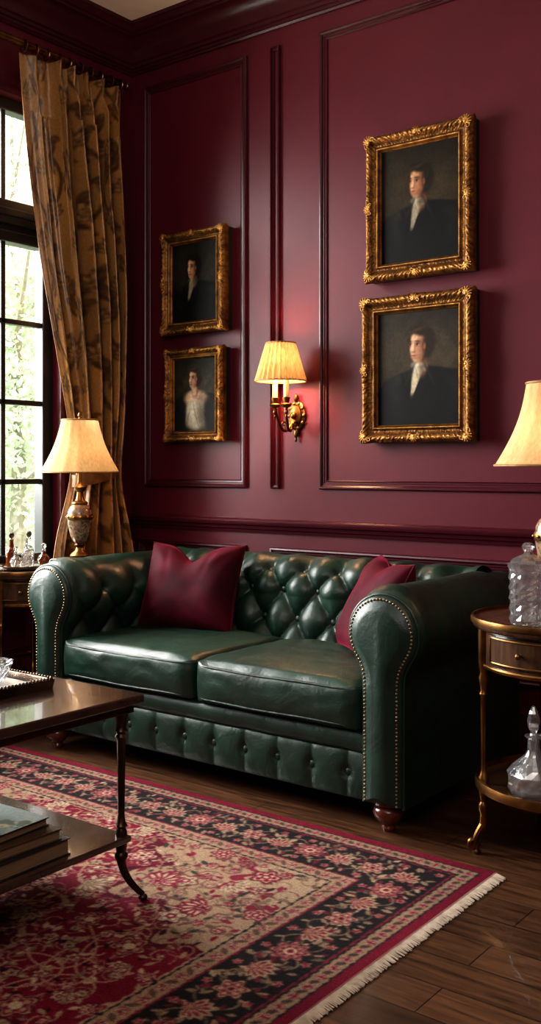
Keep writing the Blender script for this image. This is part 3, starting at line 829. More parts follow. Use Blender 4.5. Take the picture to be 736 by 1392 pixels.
def ornament_mesh():       # acanthus fan lying in the xz plane, facing -y
    mb = MB()
    for i in range(-3, 4):
        a = i * .40; L = .034 * (1 - .07 * abs(i))
        Mx = Matrix.Rotation(a, 3, 'Y')
        c = Mx @ Vector((0, 0, L * .62))
        mb.ball((c.x, -.003 - .0015 * (3 - abs(i)), c.z), (.0058, .006, L * .55), 8, 6, Mx)
        tip = Mx @ Vector((0, 0, L * 1.12)); mb.ball((tip.x, -.004, tip.z), (.005, .005, .0045), 8, 5)
    mb.ball((0, -.007, .004), (.010, .008, .010), 12, 8)
    for sg in (-1, 1):
        pts = []; rad = []
        for t in range(26):
            a = t / 25 * 3.4 * PI / 1.5; r = .014 * (1 - t / 30)
            pts.append((sg * (.026 + -cos(a) * r), -.004 - .003 * t / 25, -.004 + sin(a) * r)); rad.append(.0044 * (1 - .5 * t / 25))
        mb.tube(pts, rad, 7)
    return mb
def picture(name, label, x0, x1, z0, z1, fw_, dep, kind, seed):
    w_, h_ = x1 - x0, z1 - z0
    t = thing(name, label, 'painting', ((x0 + x1) / 2 + .012, YB - .034, z0))
    zc = h_ / 2
    T0 = [0, .03, .08, .14, .2, .27, .34, .41, .48, .55, .62, .69, .74, .78, .82, .86, .9, .94, .97, 1.0]
    H0 = [.55, .72, .82, .93, .99, 1.0, .96, .86, .74, .65, .60, .60, .66, .74, .78, .74, .62, .52, .50, .36]
    prof = [(0, 0)] + [(tt, float(np.interp(tt, T0, H0))) for tt in np.linspace(0, 1, 34)]
    rings = []
    for ti, hi in prof:
        ring = []
        d0 = ti * fw_
        for side in range(4):
            Ls = w_ if side % 2 == 0 else h_
            n = int(Ls / .0027)
            for i in range(n):
                f = i / n; s_ = f * Ls
                ph = (s_ - Ls / 2)
                dc = min(s_, Ls - s_)
                loc_ = .30 + .70 * max(math.exp(-(dc / .085) ** 2), math.exp(-(ph / .07) ** 2))
                sg = 1 if ph > 0 else -1
                e1 = math.exp(-((ti - .24) / .17) ** 2)
                # running acanthus scroll: a wave of curling leaves with veins, softer between the cartouches
                wv = .10 * sin(2 * PI * ph / .062)
                lf = max(0, cos(2 * PI * (ph / .027) + sg * 9 * (ti - .24 - wv))) ** .6
                vein = abs(sin(2 * PI * (ph / .0095) + sg * 14 * (ti - .24)))
                orn = e1 * loc_ * (.0050 * lf + .0022 * vein - .003) + math.exp(-((ti - .82) / .05) ** 2) * .003 * (abs(sin(PI * ph / .0105)) - .5)
                orn += .003 * math.exp(-(dc / .05) ** 2) * e1 + .002 * math.exp(-(ph / .05) ** 2) * e1
                orn += (.0020 * mnoise.noise((ph * 95 + side * 9, ti * 10, seed)) + .0014 * mnoise.noise((ph * 210 + side * 9, ti * 22, seed))) * (1 if .03 < ti < .72 else .2)
                out = (1 - sstep(0, .45, ti)) * (.0018 * abs(sin(PI * ph / .027)) + .005 * math.exp(-(dc / .04) ** 2) + .004 * math.exp(-(ph / .04) ** 2)) if hi > 0 else 0
                y = -(dep * hi + (orn if 0 < ti < 1 else 0))
                a, b = w_ / 2 - d0 + out, h_ / 2 - d0 + out
                if side == 0: p = (-a + 2 * a * f, y, zc - b)
                elif side == 1: p = (a, y, zc - b + 2 * b * f)
                elif side == 2: p = (a - 2 * a * f, y, zc + b)
                else: p = (-a, y, zc + b - 2 * b * f)
                ring.append(p)
        rings.append(ring)
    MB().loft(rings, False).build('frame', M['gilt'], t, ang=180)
    MB().box(-w_ / 2 + .004, w_ / 2 - .004, -.006, .033, .004, h_ - .004).build('backing', M['backing'], t, smooth=False)
    iw, ih = w_ / 2 - fw_ + .004, h_ / 2 - fw_ + .004
    nx_ = 230; ny_ = int(nx_ * ih / iw)
    img = portrait(kind, nx_, ny_, ih / iw, seed)
    yc = -dep * .34
    colgrid('canvas', nx_, ny_, lambda a, b: (-iw + 2 * iw * a, yc, zc - ih + 2 * ih * b), img, M['oil'], t)
    sc = fw_ / .078
    mesh = ornament_mesh()
    first = None
    yo = -dep * .94
    md = fw_ * .38
    for (cx, cz, a) in ((-1, -1, PI / 4 * 5), (1, -1, PI / 4 * 3), (1, 1, PI / 4), (-1, 1, -PI / 4)):
        loc = (cx * (w_ / 2 - md), yo, zc + cz * (h_ / 2 - md))
        if first is None:
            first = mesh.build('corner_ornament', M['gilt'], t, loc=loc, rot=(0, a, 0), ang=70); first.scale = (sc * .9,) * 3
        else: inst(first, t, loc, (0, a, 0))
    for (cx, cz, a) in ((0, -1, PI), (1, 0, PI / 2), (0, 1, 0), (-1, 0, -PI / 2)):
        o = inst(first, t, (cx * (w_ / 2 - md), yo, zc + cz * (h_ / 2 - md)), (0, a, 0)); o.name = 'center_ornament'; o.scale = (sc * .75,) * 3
picture('framed_portrait', 'gilt framed portrait of long haired sitter in black, above the lady portrait', -3.711, -3.281, 1.879, 2.405, .063, .050, 'long_hair', 3)
picture('framed_portrait', 'smallest gilt framed portrait, of a lady in a pale dress', -3.69, -3.296, 1.322, 1.80, .055, .046, 'lady', 4)
picture('framed_portrait', 'gilt framed portrait of man in black coat, top of the right pair', -2.449, -1.924, 2.018, 2.664, .074, .052, 'gent_far', 5)
picture('framed_portrait', 'gilt framed portrait of man with white cravat, directly above the right half of sofa', -2.469, -1.920, 1.300, 1.944, .076, .054, 'gent_near', 6)

# ------------------------------------------------------------------ wall sconce
sc = thing('wall_sconce', 'brass wall sconce with two candle tubes under one pleated lit shade', 'wall lamp', (-2.866, YB, 1.437))
mb = MB()
mb.loft([[(rx * cos(a), -y, rz * sin(a)) for a in [2 * PI * i / 40 for i in range(40)]] for rx, rz, y in ((.05, .07, 0), (.05, .07, .006), (.044, .063, .012), (.036, .054, .013), (.032, .048, .022), (.014, .022, .03))], True)
for i in range(10):
    a = 2 * PI * i / 10; mb.ball((.042 * cos(a), -.010, .060 * sin(a)), (.011, .008, .011), 8, 6)
mb.ball((0, -.034, 0), (.016, .014, .018)); mb.ball((0, -.014, -.085), (.014, .01, .022)); mb.ball((0, -.014, .085), (.012, .01, .02)); mb.ball((0, -.016, -.115), (.007, .007, .012))
mb.build('wall_plate', M['brass'], sc)
sx, sy = .014, -.155
for sg in (-1, 1):
    X = sx + sg * .033
    pts = []
    for t in range(22):
        q = t / 21
        pts.append((lerp(0, X, q), lerp(-.03, sy, min(1, q * 1.15)) , -.02 - .055 * sin(PI * min(1, q * 1.2)) + (.07 * max(0, (q - .6) / .4) ** 1.5)))
    MB().tube(pts, .0075, 8).build('arm', M['brass'], sc)
    sp = [(X + .0, sy * .55 + .026 * (1 - t / 26) * cos(t * .42), -.055 + .026 * (1 - t / 26) * sin(t * .42)) for t in range(22)]
    MB().tube(sp, [.005 * (1 - t / 34) for t in range(22)], 7).build('scroll', M['brass'], sc)
    MB().lathe([(.005, .02), (.008, .03), (.022, .036), (.027, .046), (.024, .05), (.012, .052), (.016, .066), (.018, .078), (.013, .08)], X, sy, 0, 20).ball((X, sy, .012), (.010, .010, .014)).ball((X, sy, -.008), (.005, .005, .010)).build('candle_cup', M['brass'], sc)
    MB().lathe([(.0125, .078), (.0125, .19), (.010, .194), (.004, .195)], X, sy, 0, 18).build('candle_tube', M['candle'], sc)
def shade(parent, zb, zt, rb_, rt_, m, cx=0, cy=0, bend=.0, pleat=0, seg=96, trim='shade_trim', amp=.012):
    rings = []; n = 14
    for k in range(n + 1):
        t = k / n; r = lerp(rb_, rt_, t) - bend * sin(PI * t) * .6
        rings.append([(cx + r * (1 + (amp * cos(pleat * 2 * PI * i / seg) if pleat else 0)) * cos(2 * PI * i / seg), cy + r * (1 + (amp * cos(pleat * 2 * PI * i / seg) if pleat else 0)) * sin(2 * PI * i / seg), lerp(zb, zt, t)) for i in range(seg)])
    o = MB().loft(rings, False).build('lamp_shade', m, parent, ang=180)
    for z, r in ((zb, rb_), (zt, rt_)):
        MB().tube([(cx + r * 1.006 * cos(a), cy + r * 1.006 * sin(a), z) for a in [2 * PI * i / 64 for i in range(64)]], .0038, 6, closed=True).build('shade_trim', M[trim], o)
    return o
shade(sc, .155, .332, .118, .068, M['shade_gold'], sx, sy, 0, 26, 312, amp=.05)
def point(name, loc, e, c, r=.03):
    l = bpy.data.lights.new(name, 'POINT'); l.energy = e; l.color = c; l.shadow_soft_size = r
    o = bpy.data.objects.new(name, l); C.objects.link(o); o.location = loc; return o
WARM = (1.0, .68, .42)
point('sconce_light', (-2.866 + sx, YB + sy, 1.437 + .245), 19.0, (1.0, .60, .34), .05)

# ------------------------------------------------------------------ side tables
def side_table(label, loc, rx, ry, H, legs, dang, sz):
    t = thing('side_table', label, 'side table', loc)
    MB().oval([(.014, H - .03), (.004, H - .024), (0, H - .016), (0, H - .008), (.006, H)], rx, ry).build('top', M['side_wood'], t)
    MB().oval([(.004, H - .012), (-.004, H - .010), (-.005, H), (-.003, H + .008), (.004, H + .009), (.007, H)], rx, ry, cap=False).build('gallery_rim', M['brass'], t)
    az0, az1 = H - .135, H - .028
    MB().oval([(.032, az0), (.032, az1)], rx, ry).build('apron', M['side_wood'], t, ang=30)
    MB().oval([(.034, az0 - .012), (.026, az0 - .012), (.024, az0 - .004), (.027, az0), (.034, az0)], rx, ry, cap=False).build('apron_band', M['brass'], t)
    def cur(ins, z, a): return ((rx - ins) * cos(a), (ry - ins) * sin(a), z)
    a0, a1 = math.radians(dang - 30), math.radians(dang + 30); n = 24
    rings = []
    for (ins, dz, da) in ((.034, 0, 0), (.024, 0, 0), (.022, .003, .01)):
        ring = [cur(ins, az0 + .012 + dz, lerp(a0 + da, a1 - da, i / n)) for i in range(n + 1)] + [cur(ins, az1 - .010 - dz, lerp(a1 - da, a0 + da, i / n)) for i in range(n + 1)]
        rings.append(ring)
    dr = MB(); N_ = 2 * (n + 1)
    dr.loft(rings, False)
    k0 = len(dr.v) - N_
    dr.f += [(k0 + i, k0 + i + 1, k0 + N_ - 2 - i, k0 + N_ - 1 - i) for i in range(n)]
    d = dr.build('drawer', M['side_wood'], t, ang=30)
    ins_z = .018
    path = [cur(.021, az0 + ins_z, lerp(a0 + .04, a1 - .04, i / n)) for i in range(n + 1)] + [cur(.021, az1 - ins_z + .002, lerp(a1 - .04, a0 + .04, i / n)) for i in range(n + 1)]
    MB().tube(path, .0025, 6, closed=True).build('drawer_moulding', M['brass'], d)
    am = math.radians(dang); c = cur(.010, (az0 + az1) / 2, am)
    MB().ball(c, .009).tube([cur(.03, (az0 + az1) / 2, am), c], .004, 8).build('knob', M['brass'], d)
    for q in legs:
        a = math.radians(q); bx_, by_ = (rx - .03) * cos(a), (ry - .03) * sin(a)
        prof = [(.006, .07), (.009, .075), (.014, .10), (.011, .12), (.016, .135), (.016, .15), (.010, .16), (.014, .18), (.016, .20), (.016, .235), (.011, .245), (.008, .26), (.008, .30), (.0095, .45),
                (.010, H - .24), (.014, H - .23), (.010, H - .22), (.013, H - .20), (.016, H - .18), (.011, H - .165), (.015, H - .15), (.017, H - .13), (.017, H - .03)]
        lg = MB().lathe(prof, bx_, by_, 0, 16)
        u = Vector((cos(a), sin(a), 0)); pts = []; rad = []
        for i in range(26):
            s_ = i / 25
            if s_ < .5: off, z = .028 * sin(s_ * 2 * PI / 2), lerp(.09, .022, s_ * 2)
            else:
                b = (s_ - .5) * 2; an = -PI / 2 + b * 2.2 * PI * .8; rr = .016 * (1 - .35 * b); off, z = .028 + rr * cos(an) , .022 + rr + rr * sin(an) - .004
            pts.append((bx_ + u.x * off, by_ + u.y * off, z)); rad.append(lerp(.012, .007, s_))
        lg.tube(pts, rad, 8)
        lg.lathe([(.010, 0), (.013, .004), (.013, .010), (.009, .014), (.009, .03)], bx_ + u.x * .022, by_ + u.y * .022, 0, 14)
        lg.build('leg', M['brass'], t)
    MB().oval([(.022, sz - .02), (.014, sz - .014), (.014, sz - .004), (.018, sz)], rx, ry).build('shelf', M['side_wood'], t)
    MB().oval([(.017, sz - .014), (.008, sz - .012), (.007, sz + .004), (.010, sz + .016), (.016, sz + .017), (.018, sz)], rx, ry, cap=False).build('shelf_rim', M['brass'], t)
    return t
RT = (-1.185, 3.035, 0); LT = (-3.706, 3.070, 0)
side_table('round walnut and brass side table to the right of the sofa', RT, .28, .28, .722, (217.5, 307.5, 37.5, 127.5), 262.5, .215)
side_table('oval walnut and brass side table between the sofa and the window', LT, .215, .285, .722, (-24, -76, 104, 156), -50, .215)

# ------------------------------------------------------------------ table lamps
def table_lamp(label, loc, rot, e, shade_m, bend, zs=1.0):
    t = thing('table_lamp', label, 'table lamp', loc, rot); t.scale = (1, 1, zs)
    MB().box(-.062, .062, -.062, .062, .008, .03).box(-.052, .052, -.052, .052, .03, .048).build('plinth', M['dark_brass'], t, smooth=False, bevel=.004)
    f0 = None
    for x in (-1, 1):
        for y in (-1, 1):
            if f0 is None: f0 = MB().ball((0, 0, .008), (.012, .012, .008), 10, 6).build('plinth_foot', M['brass'], t, loc=(x * .05, y * .05, 0))
            else: inst(f0, t, (x * .05, y * .05, 0))
    MB().lathe([(.044, .048), (.046, .056), (.038, .066), (.022, .078), (.017, .092), (.020, .098), (.026, .104), (.020, .110)], seg=28).build('foot', M['brass'], t)
    MB().lathe([(.020, .110), (.034, .125), (.046, .155), (.055, .20), (.059, .235), (.056, .262), (.046, .282), (.034, .292)], seg=36).build('urn', M['marble'], t)
    bd = MB().lathe([(.0592, .222), (.0625, .230), (.0625, .240), (.0592, .248)], seg=36, cap=False)
    for i in range(12): a = 2 * PI * i / 12; bd.ball((.062 * cos(a), .062 * sin(a), .235), .006, 8, 6)
    bd.build('urn_band', M['brass'], t)
    MB().lathe([(.034, .292), (.038, .298), (.036, .304), (.022, .312), (.016, .33), (.013, .35), (.024, .362), (.028, .374), (.016, .386), (.010, .40), (.010, .44), (.018, .446), (.018, .455), (.009, .462), (.009, .50)], seg=24).build('neck', M['brass'], t)
    hp = MB()
    for sg in (-1, 1): hp.tube([(sg * .055 * sin(PI * q / 16) ** .7, 0, .47 + .215 * q / 16) for q in range(17)], .0022, 6)
    hp.tube([(-.085, 0, .682), (.085, 0, .682)], .002, 6).tube([(0, -.085, .682), (0, .085, .682)], .002, 6)
    hp.build('harp', M['brass'], t)
    shade(t, .444, .688, .182, .084, M[shade_m], bend=bend, pleat=16 if bend else 0, seg=192, amp=.008)
    MB().lathe([(.006, .686), (.008, .694), (.005, .70), (.010, .708), (.008, .718), (.002, .724)], seg=14).build('finial', M['brass'], t)
    point('table_lamp_light', (loc[0], loc[1], loc[2] + .485 * zs), e, WARM, .035)
table_lamp('lit brass table lamp with marble urn beside the curtain', (-3.60, 3.225, .7225), .4, 2.1, 'shade', .022)
table_lamp('lit table lamp on the round side table right of the sofa', (-1.238, 3.08, .7225), .6, 2.8, 'shade', .03, 1.065)

# ------------------------------------------------------------------ crystal and small things
def crystal(name, label, cat, loc, body, stop, seg=18, sc_=1):
    t = thing(name, label, cat, loc); t.scale = (sc_,) * 3
    MB().lathe(body, seg=seg).build('body', M['crystal'], t, smooth=False)
    MB().lathe(stop, seg=8).build('stopper', M['crystal'], t, smooth=False)
    return t
def diamonds(prof, lo, hi, dep):      # alternate rings of cut diamonds between two heights
    out = []
    for i in range(len(prof) - 1):
        (r0, z0), (r1, z1) = prof[i], prof[i + 1]
        n = max(1, int((z1 - z0) / .012)) if z1 > z0 and lo <= z0 and z1 <= hi else 1
        for k in range(n):
            t = k / n; z = lerp(z0, z1, t)
            out.append((lerp(r0, r1, t), z, dep * (1 if len(out) % 2 else -1)) if lo <= z <= hi and z1 > z0 else (lerp(r0, r1, t), z))
    out.append(prof[-1]); return out
crystal('crystal_jar', 'lidded cut crystal jar on top of the round side table', 'jar', (-1.222, 2.845, .7235),
        diamonds([(.040, 0), (.046, .004), (.047, .016), (.048, .07), (.049, .136)], .01, .137, .07) +
        [(.050, .144), (.054, .154), (.055, .162), (.051, .163), (.045, .150), (.042, .10), (.040, .03), (.034, .014)],
        [(.050, .164), (.046, .172), (.030, .180), (.014, .186), (.010, .192), (.016, .200), (.018, .208), (.012, .216), (.002, .218)], seg=20, sc_=1.12)
crystal('crystal_decanter', 'cut crystal decanter with tall stopper on the lower shelf', 'decanter', (-1.205, 2.845, .2165),
        diamonds([(.046, 0), (.057, .006), (.066, .022), (.070, .045), (.069, .068), (.060, .086)], .02, .087, .07) +
        [(.044, .100), (.025, .115), (.017, .130), (.016, .160), (.024, .168), (.023, .172), (.012, .170), (.012, .130), (.036, .095), (.056, .06), (.052, .025), (.036, .012)],
        [(.010, .160), (.011, .173), (.008, .178), (.016, .195), (.019, .212), (.014, .232), (.006, .250), (.001, .254)], seg=20, sc_=1.07)
# silver tray of bottles on the left table
ty = thing('serving_tray', 'small oval silver tray holding bottles by the window', 'tray', (-3.745, 3.03, .7225))
MB().oval([(.012, 0), (.004, .004), (0, .012), (-.004, .020), (-.001, .021), (.006, .012), (.014, .007)], .115, .150).build('dish', M['silver'], ty)
for sg in (-1, 1): MB().tube([(.03 * cos(PI * q / 12), sg * (.150 + .022 * sin(PI * q / 12)), .018 + .012 * sin(PI * q / 12)) for q in range(13)], .004, 8).build('handle', M['silver'], ty)
def flask(label, x, y, sc_, m, kind):
    t = thing('glass_bottle', label, 'bottle', (x, y, .7305), random.uniform(0, 3), group='bottles on the silver tray'); t.scale = (sc_,) * 3
    if kind == 0: b = [(.020, 0), (.024, .005), (.026, .03), (.025, .05), (.016, .062), (.009, .070), (.008, .085), (.012, .088)]; z = .088
    elif kind == 1: b = [(.018, 0), (.020, .004), (.020, .055), (.018, .066), (.010, .074), (.008, .095), (.011, .098)]; z = .098
    else: b = [(.014, 0), (.022, .012), (.027, .028), (.022, .044), (.010, .054), (.008, .064), (.012, .067)]; z = .067
    MB().lathe(b, seg=14, facet=.04).build('body', m, t, smooth=False)
    MB().lathe([(.007, z), (.009, z + .004), (.006, z + .008), (.011, z + .018), (.009, z + .028), (.002, z + .032)], seg=12).build('stopper', M['silver'] if kind == 1 else M['crystal'], t)
flask('tall amber bottle at the window end of the silver tray', -3.785, 2.975, 1.25, M['amber'], 1)
flask('round clear bottle at the front of the silver tray', -3.715, 2.945, 1.05, M['crystal'], 2)
flask('squat clear bottle in the middle of the silver tray', -3.725, 3.02, 1.15, M['crystal'], 0)
flask('amber round bottle beside the lamp on the silver tray', -3.69, 3.085, 1.1, M['amber'], 2)
flask('tall clear bottle at the back of the silver tray', -3.79, 3.08, 1.25, M['crystal'], 1)

# ------------------------------------------------------------------ rug
RX0, RX1, RY0, RY1 = -3.80, -1.275, .45, 2.745
W, H = RX1 - RX0, RY1 - RY0
burg, deep, cream, beige, black = (120, 14, 42), (88, 10, 32), (204, 180, 152), (172, 143, 117), (30, 26, 28)
pink, rose, taupe, green = (162, 94, 98), (130, 34, 56), (136, 110, 90), (58, 58, 52)
rw = Weave(W, H, .0034, burg)
img, GX, GY = rw.img, rw.X, rw.Y
nx, ny = rw.nx, rw.ny
dm0 = np.minimum(np.minimum(GX, W - GX), np.minimum(GY, H - GY))
dm = dm0 + .0025 * np.sin(GX * 210 + 2 * np.sin(GY * 37)) * np.sin(GY * 190 + np.sin(GX * 41))
def band(a, b, c): img[(dm >= a) & (dm < b)] = col(c)
band(.034, .039, black); band(.039, .082, (160, 132, 108)); band(.082, .089, black); band(.089, .096, rose); band(.096, .288, black)
band(.288, .295, rose); band(.295, .345, (166, 138, 113)); band(.345, .351, black); band(.351, .358, (176, 148, 122))
field = dm >= .358
fx, fy = np.minimum(GX, W - GX) - .358, np.minimum(GY, H - GY) - .358
rad = np.sqrt((fx / .56) ** 2 + (fy / .50) ** 2); th = np.arctan2(fy, fx + 1e-6)
ed = .12 * np.cos(th * 9) + .06 * np.cos(th * 23 + 1)
sp = field & (rad < 1 + ed)
img[field & (rad < 1.07 + ed)] = col(deep)
img[sp] = col(beige)
img[field & (rad < .48 + ed * .6)] = col(rose)
img[field & (rad < .40 + ed * .6)] = col((176, 150, 124))
cxr, cyr = W / 2, H / 2
rm = np.sqrt(((GX - cxr) / .46) ** 2 + ((GY - cyr) / .40) ** 2); tm = np.arctan2(GY - cyr, GX - cxr)
img[rm < 1.05 + .08 * np.cos(tm * 12)] = col(beige); img[rm < 1 + .08 * np.cos(tm * 12)] = col(deep)
img[rm < .50 + .05 * np.cos(tm * 12)] = col(beige)
light = (sp & ((rad < .40 + ed * .6) | (rad > .48 + ed * .6))) | (rm < .5)
R2 = random.Random(3)
def quad(fn, x, y, a):
    for sx_ in (0, 1):
        for sy_ in (0, 1):
            X = W - x if sx_ else x; Y = H - y if sy_ else y
            A_ = a
            if sx_: A_ = PI - A_
            if sy_: A_ = -A_
            fn(X, Y, A_)
def idx(x, y): return min(ny - 1, max(0, int(y / H * (ny - 1)))), min(nx - 1, max(0, int(x / W * (nx - 1))))
def islight(x, y): return bool(light[idx(x, y)])
k = 0
yy_ = .358 + .03
pts_f = []
while yy_ < H / 2 + .02:
    xx_ = .358 + .035 + (.042 if k % 2 else 0)
    while xx_ < W / 2 + .02:
        pts_f.append((xx_ + R2.uniform(-.018, .018), yy_ + R2.uniform(-.018, .018))); xx_ += .084
    yy_ += .066; k += 1
for q in range(16):      # long flowing stems first
    x, y, a = R2.uniform(.4, W / 2), R2.uniform(.4, H / 2), R2.uniform(0, 6.28)
    pts = []; cv_ = R2.uniform(-.06, .06)
    for t in range(150):
        x += cos(a) * .0042; y += sin(a) * .0042; a += cv_ + .03 * sin(t * .06)
        if dm0[idx(x, y)] > .37: pts.append((x, y))
    for sx_ in (0, 1):
        for sy_ in (0, 1):
            for (p, q2) in pts:
                X, Y = (W - p if sx_ else p), (H - q2 if sy_ else q2)
                rw.vine([(X, Y)], .0038, taupe if islight(X, Y) else (180, 146, 120))
for (x, y) in pts_f:
    lt = islight(x, y); a0 = R2.uniform(0, 6.28); rr = R2.uniform(.028, .050)
    pts = [(x + rr * (1 - t / 44) * cos(a0 + t * .2), y + rr * (1 - t / 44) * sin(a0 + t * .2)) for t in range(34)]
    c = R2.choice([taupe, (112, 64, 66)]) if lt else R2.choice([(176, 142, 116), (156, 120, 100), (186, 158, 130)])
    for sx_ in (0, 1):
        for sy_ in (0, 1): rw.vine([((W - p if sx_ else p), (H - q if sy_ else q)) for p, q in pts], .0030, c)
    for m in range(5):
        a = R2.uniform(0, 6.28); d = R2.uniform(.024, .05)
        cc = R2.choice([rose, taupe, green, (112, 84, 68), burg, (116, 74, 70)]) if lt else R2.choice([cream, beige, beige, taupe, (150, 76, 78), (52, 14, 26)])
        quad(lambda X, Y, A_, L=R2.uniform(.010, .022), cc=cc: rw.leaf(X, Y, L, L * .42, A_, cc), x + d * cos(a), y + d * sin(a), a + R2.uniform(-.6, .6))
for n_, (x, y) in enumerate(pts_f):
    lt = islight(x, y); big = n_ % 4 == 0
    if R2.random() < .18: continue
    cs_ = R2.choice([(rose, cream, burg, cream), (taupe, cream, rose, cream), (burg, cream, deep, cream), (burg, cream, rose, cream)]) if lt else \
        R2.choice([(cream, taupe, burg, cream), (cream, rose, cream, deep), (beige, burg, cream, cream), (taupe, cream, taupe, burg)])
    nn = R2.choice([5, 6, 8]); ro = R2.uniform(0, 6)
    if big and n_ % 8 == 0:
        Rp = R2.uniform(.058, .082); quad(lambda X, Y, A_: rw.palmette(X, Y, Rp, A_, cs_), x, y, ro)
    else:
        Rf = R2.uniform(.034, .050) if big else R2.uniform(.013, .024)
        quad(lambda X, Y, A_: rw.flower(X, Y, Rf, nn, ro, cs_, (104, 68, 62) if lt else (78, 8, 28)), x, y, 0)
def run(off, step, fn):
    nxn = max(1, round((W - 2 * off) / step)); nyn = max(1, round((H - 2 * off) / step))
    for q in range(nxn + 1):
        x = off + (W - 2 * off) * q / nxn
        fn(x, off, -PI / 2, q); fn(x, H - off, PI / 2, q)
    for q in range(1, nyn):
        y = off + (H - 2 * off) * q / nyn
        fn(off, y, PI, q); fn(W - off, y, 0, q)
mid = .192
for amp_, cc, ph_ in ((.058, (140, 112, 92), 0), (.058, (110, 86, 74), PI)):
    for t in np.arange(0, 1, .0007):
        for s_ in (0, 1):
            x = lerp(mid, W - mid, t); o = amp_ * sin(2 * PI * x / .22 + ph_); y = mid + o
            rw.vine([(x, H - y if s_ else y)], .0032, cc)
            y2 = lerp(mid, H - mid, t); o = amp_ * sin(2 * PI * y2 / .22 + ph_); x2 = mid + o
            rw.vine([(W - x2 if s_ else x2, y2)], .0032, cc)
def bl(x, y, a, q):
    for m in range(20):
        b = R2.uniform(0, 6.28); d = R2.uniform(.034, .100); L = R2.uniform(.009, .020)
        X, Y = x + d * cos(b), y + d * sin(b)
        if .106 < dm0[idx(X, Y)] < .279: rw.leaf(X, Y, L, L * .45, b + R2.uniform(-.8, .8), R2.choice([(150, 126, 102), (120, 36, 54), (106, 90, 76), (184, 158, 130), (156, 130, 106), (104, 30, 46)]))
run(mid, .11, bl)
def bf(x, y, a, q):
    k4 = q % 4
    if k4 == 0: rw.flower(x, y, .052, 8, .3, ((172, 122, 110), (124, 34, 52), (204, 176, 148), burg), (84, 38, 46))
    elif k4 == 2: rw.flower(x, y, .044, 6, .5, ((190, 164, 136), (130, 40, 58), (176, 130, 112), deep), (74, 46, 44))
    else: rw.palmette(x - cos(a) * .024, y - sin(a) * .024, .058, a, ((182, 156, 128), (128, 36, 54), (166, 110, 98)))
run(mid, .11, bf)
for off_ in (.122, .262):
    def bs(x, y, a, q):
        if q % 2: rw.flower(x, y, .016, 5, q, ((132, 46, 62), (188, 160, 134), burg, cream))
        else: rw.leaf(x, y, .015, .006, a + .5, (150, 126, 102))
    run(off_, .055, bs)
def g1(x, y, a, q):
    rw.flower(x, y, .015, 4, a, ((124, 38, 56), (204, 178, 152), burg, burg)) if q % 2 else rw.leaf(x, y, .015, .008, a + .9, (80, 60, 55))
run(.0605, .027, g1)
def g2(x, y, a, q):
    rw.flower(x, y, .019, 5, q, ((128, 46, 62), (206, 180, 154), deep, cream)) if q % 2 else rw.leaf(x, y, .020, .008, a + .7 * (1 if q % 4 else -1), (100, 74, 64))
run(.320, .031, g2)
lowf = sum(np.sin(GX * a + p) * np.sin(GY * b + q) for a, b, p, q in ((5.1, 4.3, .4, 1.1), (9.7, 8.1, 2, .2), (17, 21, 1, 3))) / 3
img = img * (1 + .12 * lowf)[..., None]
fade = (.05 + .07 * lowf)[..., None]
img = img * (1 - fade) + col((146, 116, 102)) * fade * .85
img = blur(img, 1) + (.07 * rng.random((ny, nx)) - .035)[..., None]
rug = thing('area_rug', 'burgundy and black floral rug with cream fringe on dark floorboards', 'rug', (RX0, RY0, 0))
colgrid('pile', nx, ny, lambda a, b: (a * W, b * H, .011), img, M['rug'], rug)
MB().box(0, W, 0, H, .0005, .0105).build('backing', M['fringe'], rug, smooth=False)
fb = MB()
for end in (0, 1):
    y = .004
    while y < H - .004:
        L = random.uniform(.026, .034); d = random.uniform(-.005, .005); x0 = W if end else 0; sg = 1 if end else -1
        fb.tube([(x0 - sg * .004, y, .009), (x0 + sg * L * .4, y + d * .3, .007), (x0 + sg * L, y + d, .003)], [.0026, .0024, .0016], 5)
        y += .0036
fb.build('fringe', M['fringe'], rug, kind='stuff')

# ------------------------------------------------------------------ coffee table with tray and books
RZ = .0112
cx0, cx1, cy0, cy1 = -2.62, -1.955, .95, 1.985
ctb = thing('coffee_table', 'dark two-tier coffee table with slender turned legs on the rug', 'coffee table', ((cx0 + cx1) / 2, (cy0 + cy1) / 2, RZ))
hx, hy = (cx1 - cx0) / 2, (cy1 - cy0) / 2
MB().box(-hx, hx, -hy, hy, .536, .562).build('top', M['table_wood'], ctb, smooth=False, bevel=.005)
MB().box(-hx + .02, hx - .02, -hy + .02, hy - .02, .512, .536).build('apron', M['dark_brass'], ctb, smooth=False, bevel=.003)
MB().box(-hx + .025, hx - .025, -hy + .025, hy - .025, .160, .178).build('shelf', M['table_wood'], ctb, smooth=False, bevel=.004)
for sx_ in (-1, 1):
    for sy_ in (-1, 1):
        X, Y = sx_ * (hx - .045), sy_ * (hy - .045)
        lg = MB().lathe([(.010, .10), (.013, .112), (.018, .12), (.018, .128), (.013, .135), (.016, .15), (.016, .19), (.012, .20), (.017, .207), (.011, .216), (.0095, .24), (.011, .38), (.013, .44), (.017, .448), (.012, .456), (.018, .464), (.013, .474), (.015, .49), (.018, .505), (.018, .514)], X, Y, 0, 18)
        pts = []; rad = []
        for i in range(18):
            s_ = i / 17; off = .055 * s_ ** 2.2
            pts.append((X + sx_ * off * .75, Y + sy_ * off * .75, lerp(.125, .016, s_))); rad.append(lerp(.013, .008, s_))
        lg.tube(pts, rad, 10); lg.ball((pts[-1][0], pts[-1][1], .009), (.013, .013, .009), 12, 8)
        lg.build('leg', M['dark_brass'], ctb)
ZT = RZ + .562
tr = thing('serving_tray', 'rectangular metal tray with raised beaded rim on the coffee table', 'tray', (-2.40, 1.59, ZT))
tx, tyy = .195, .285
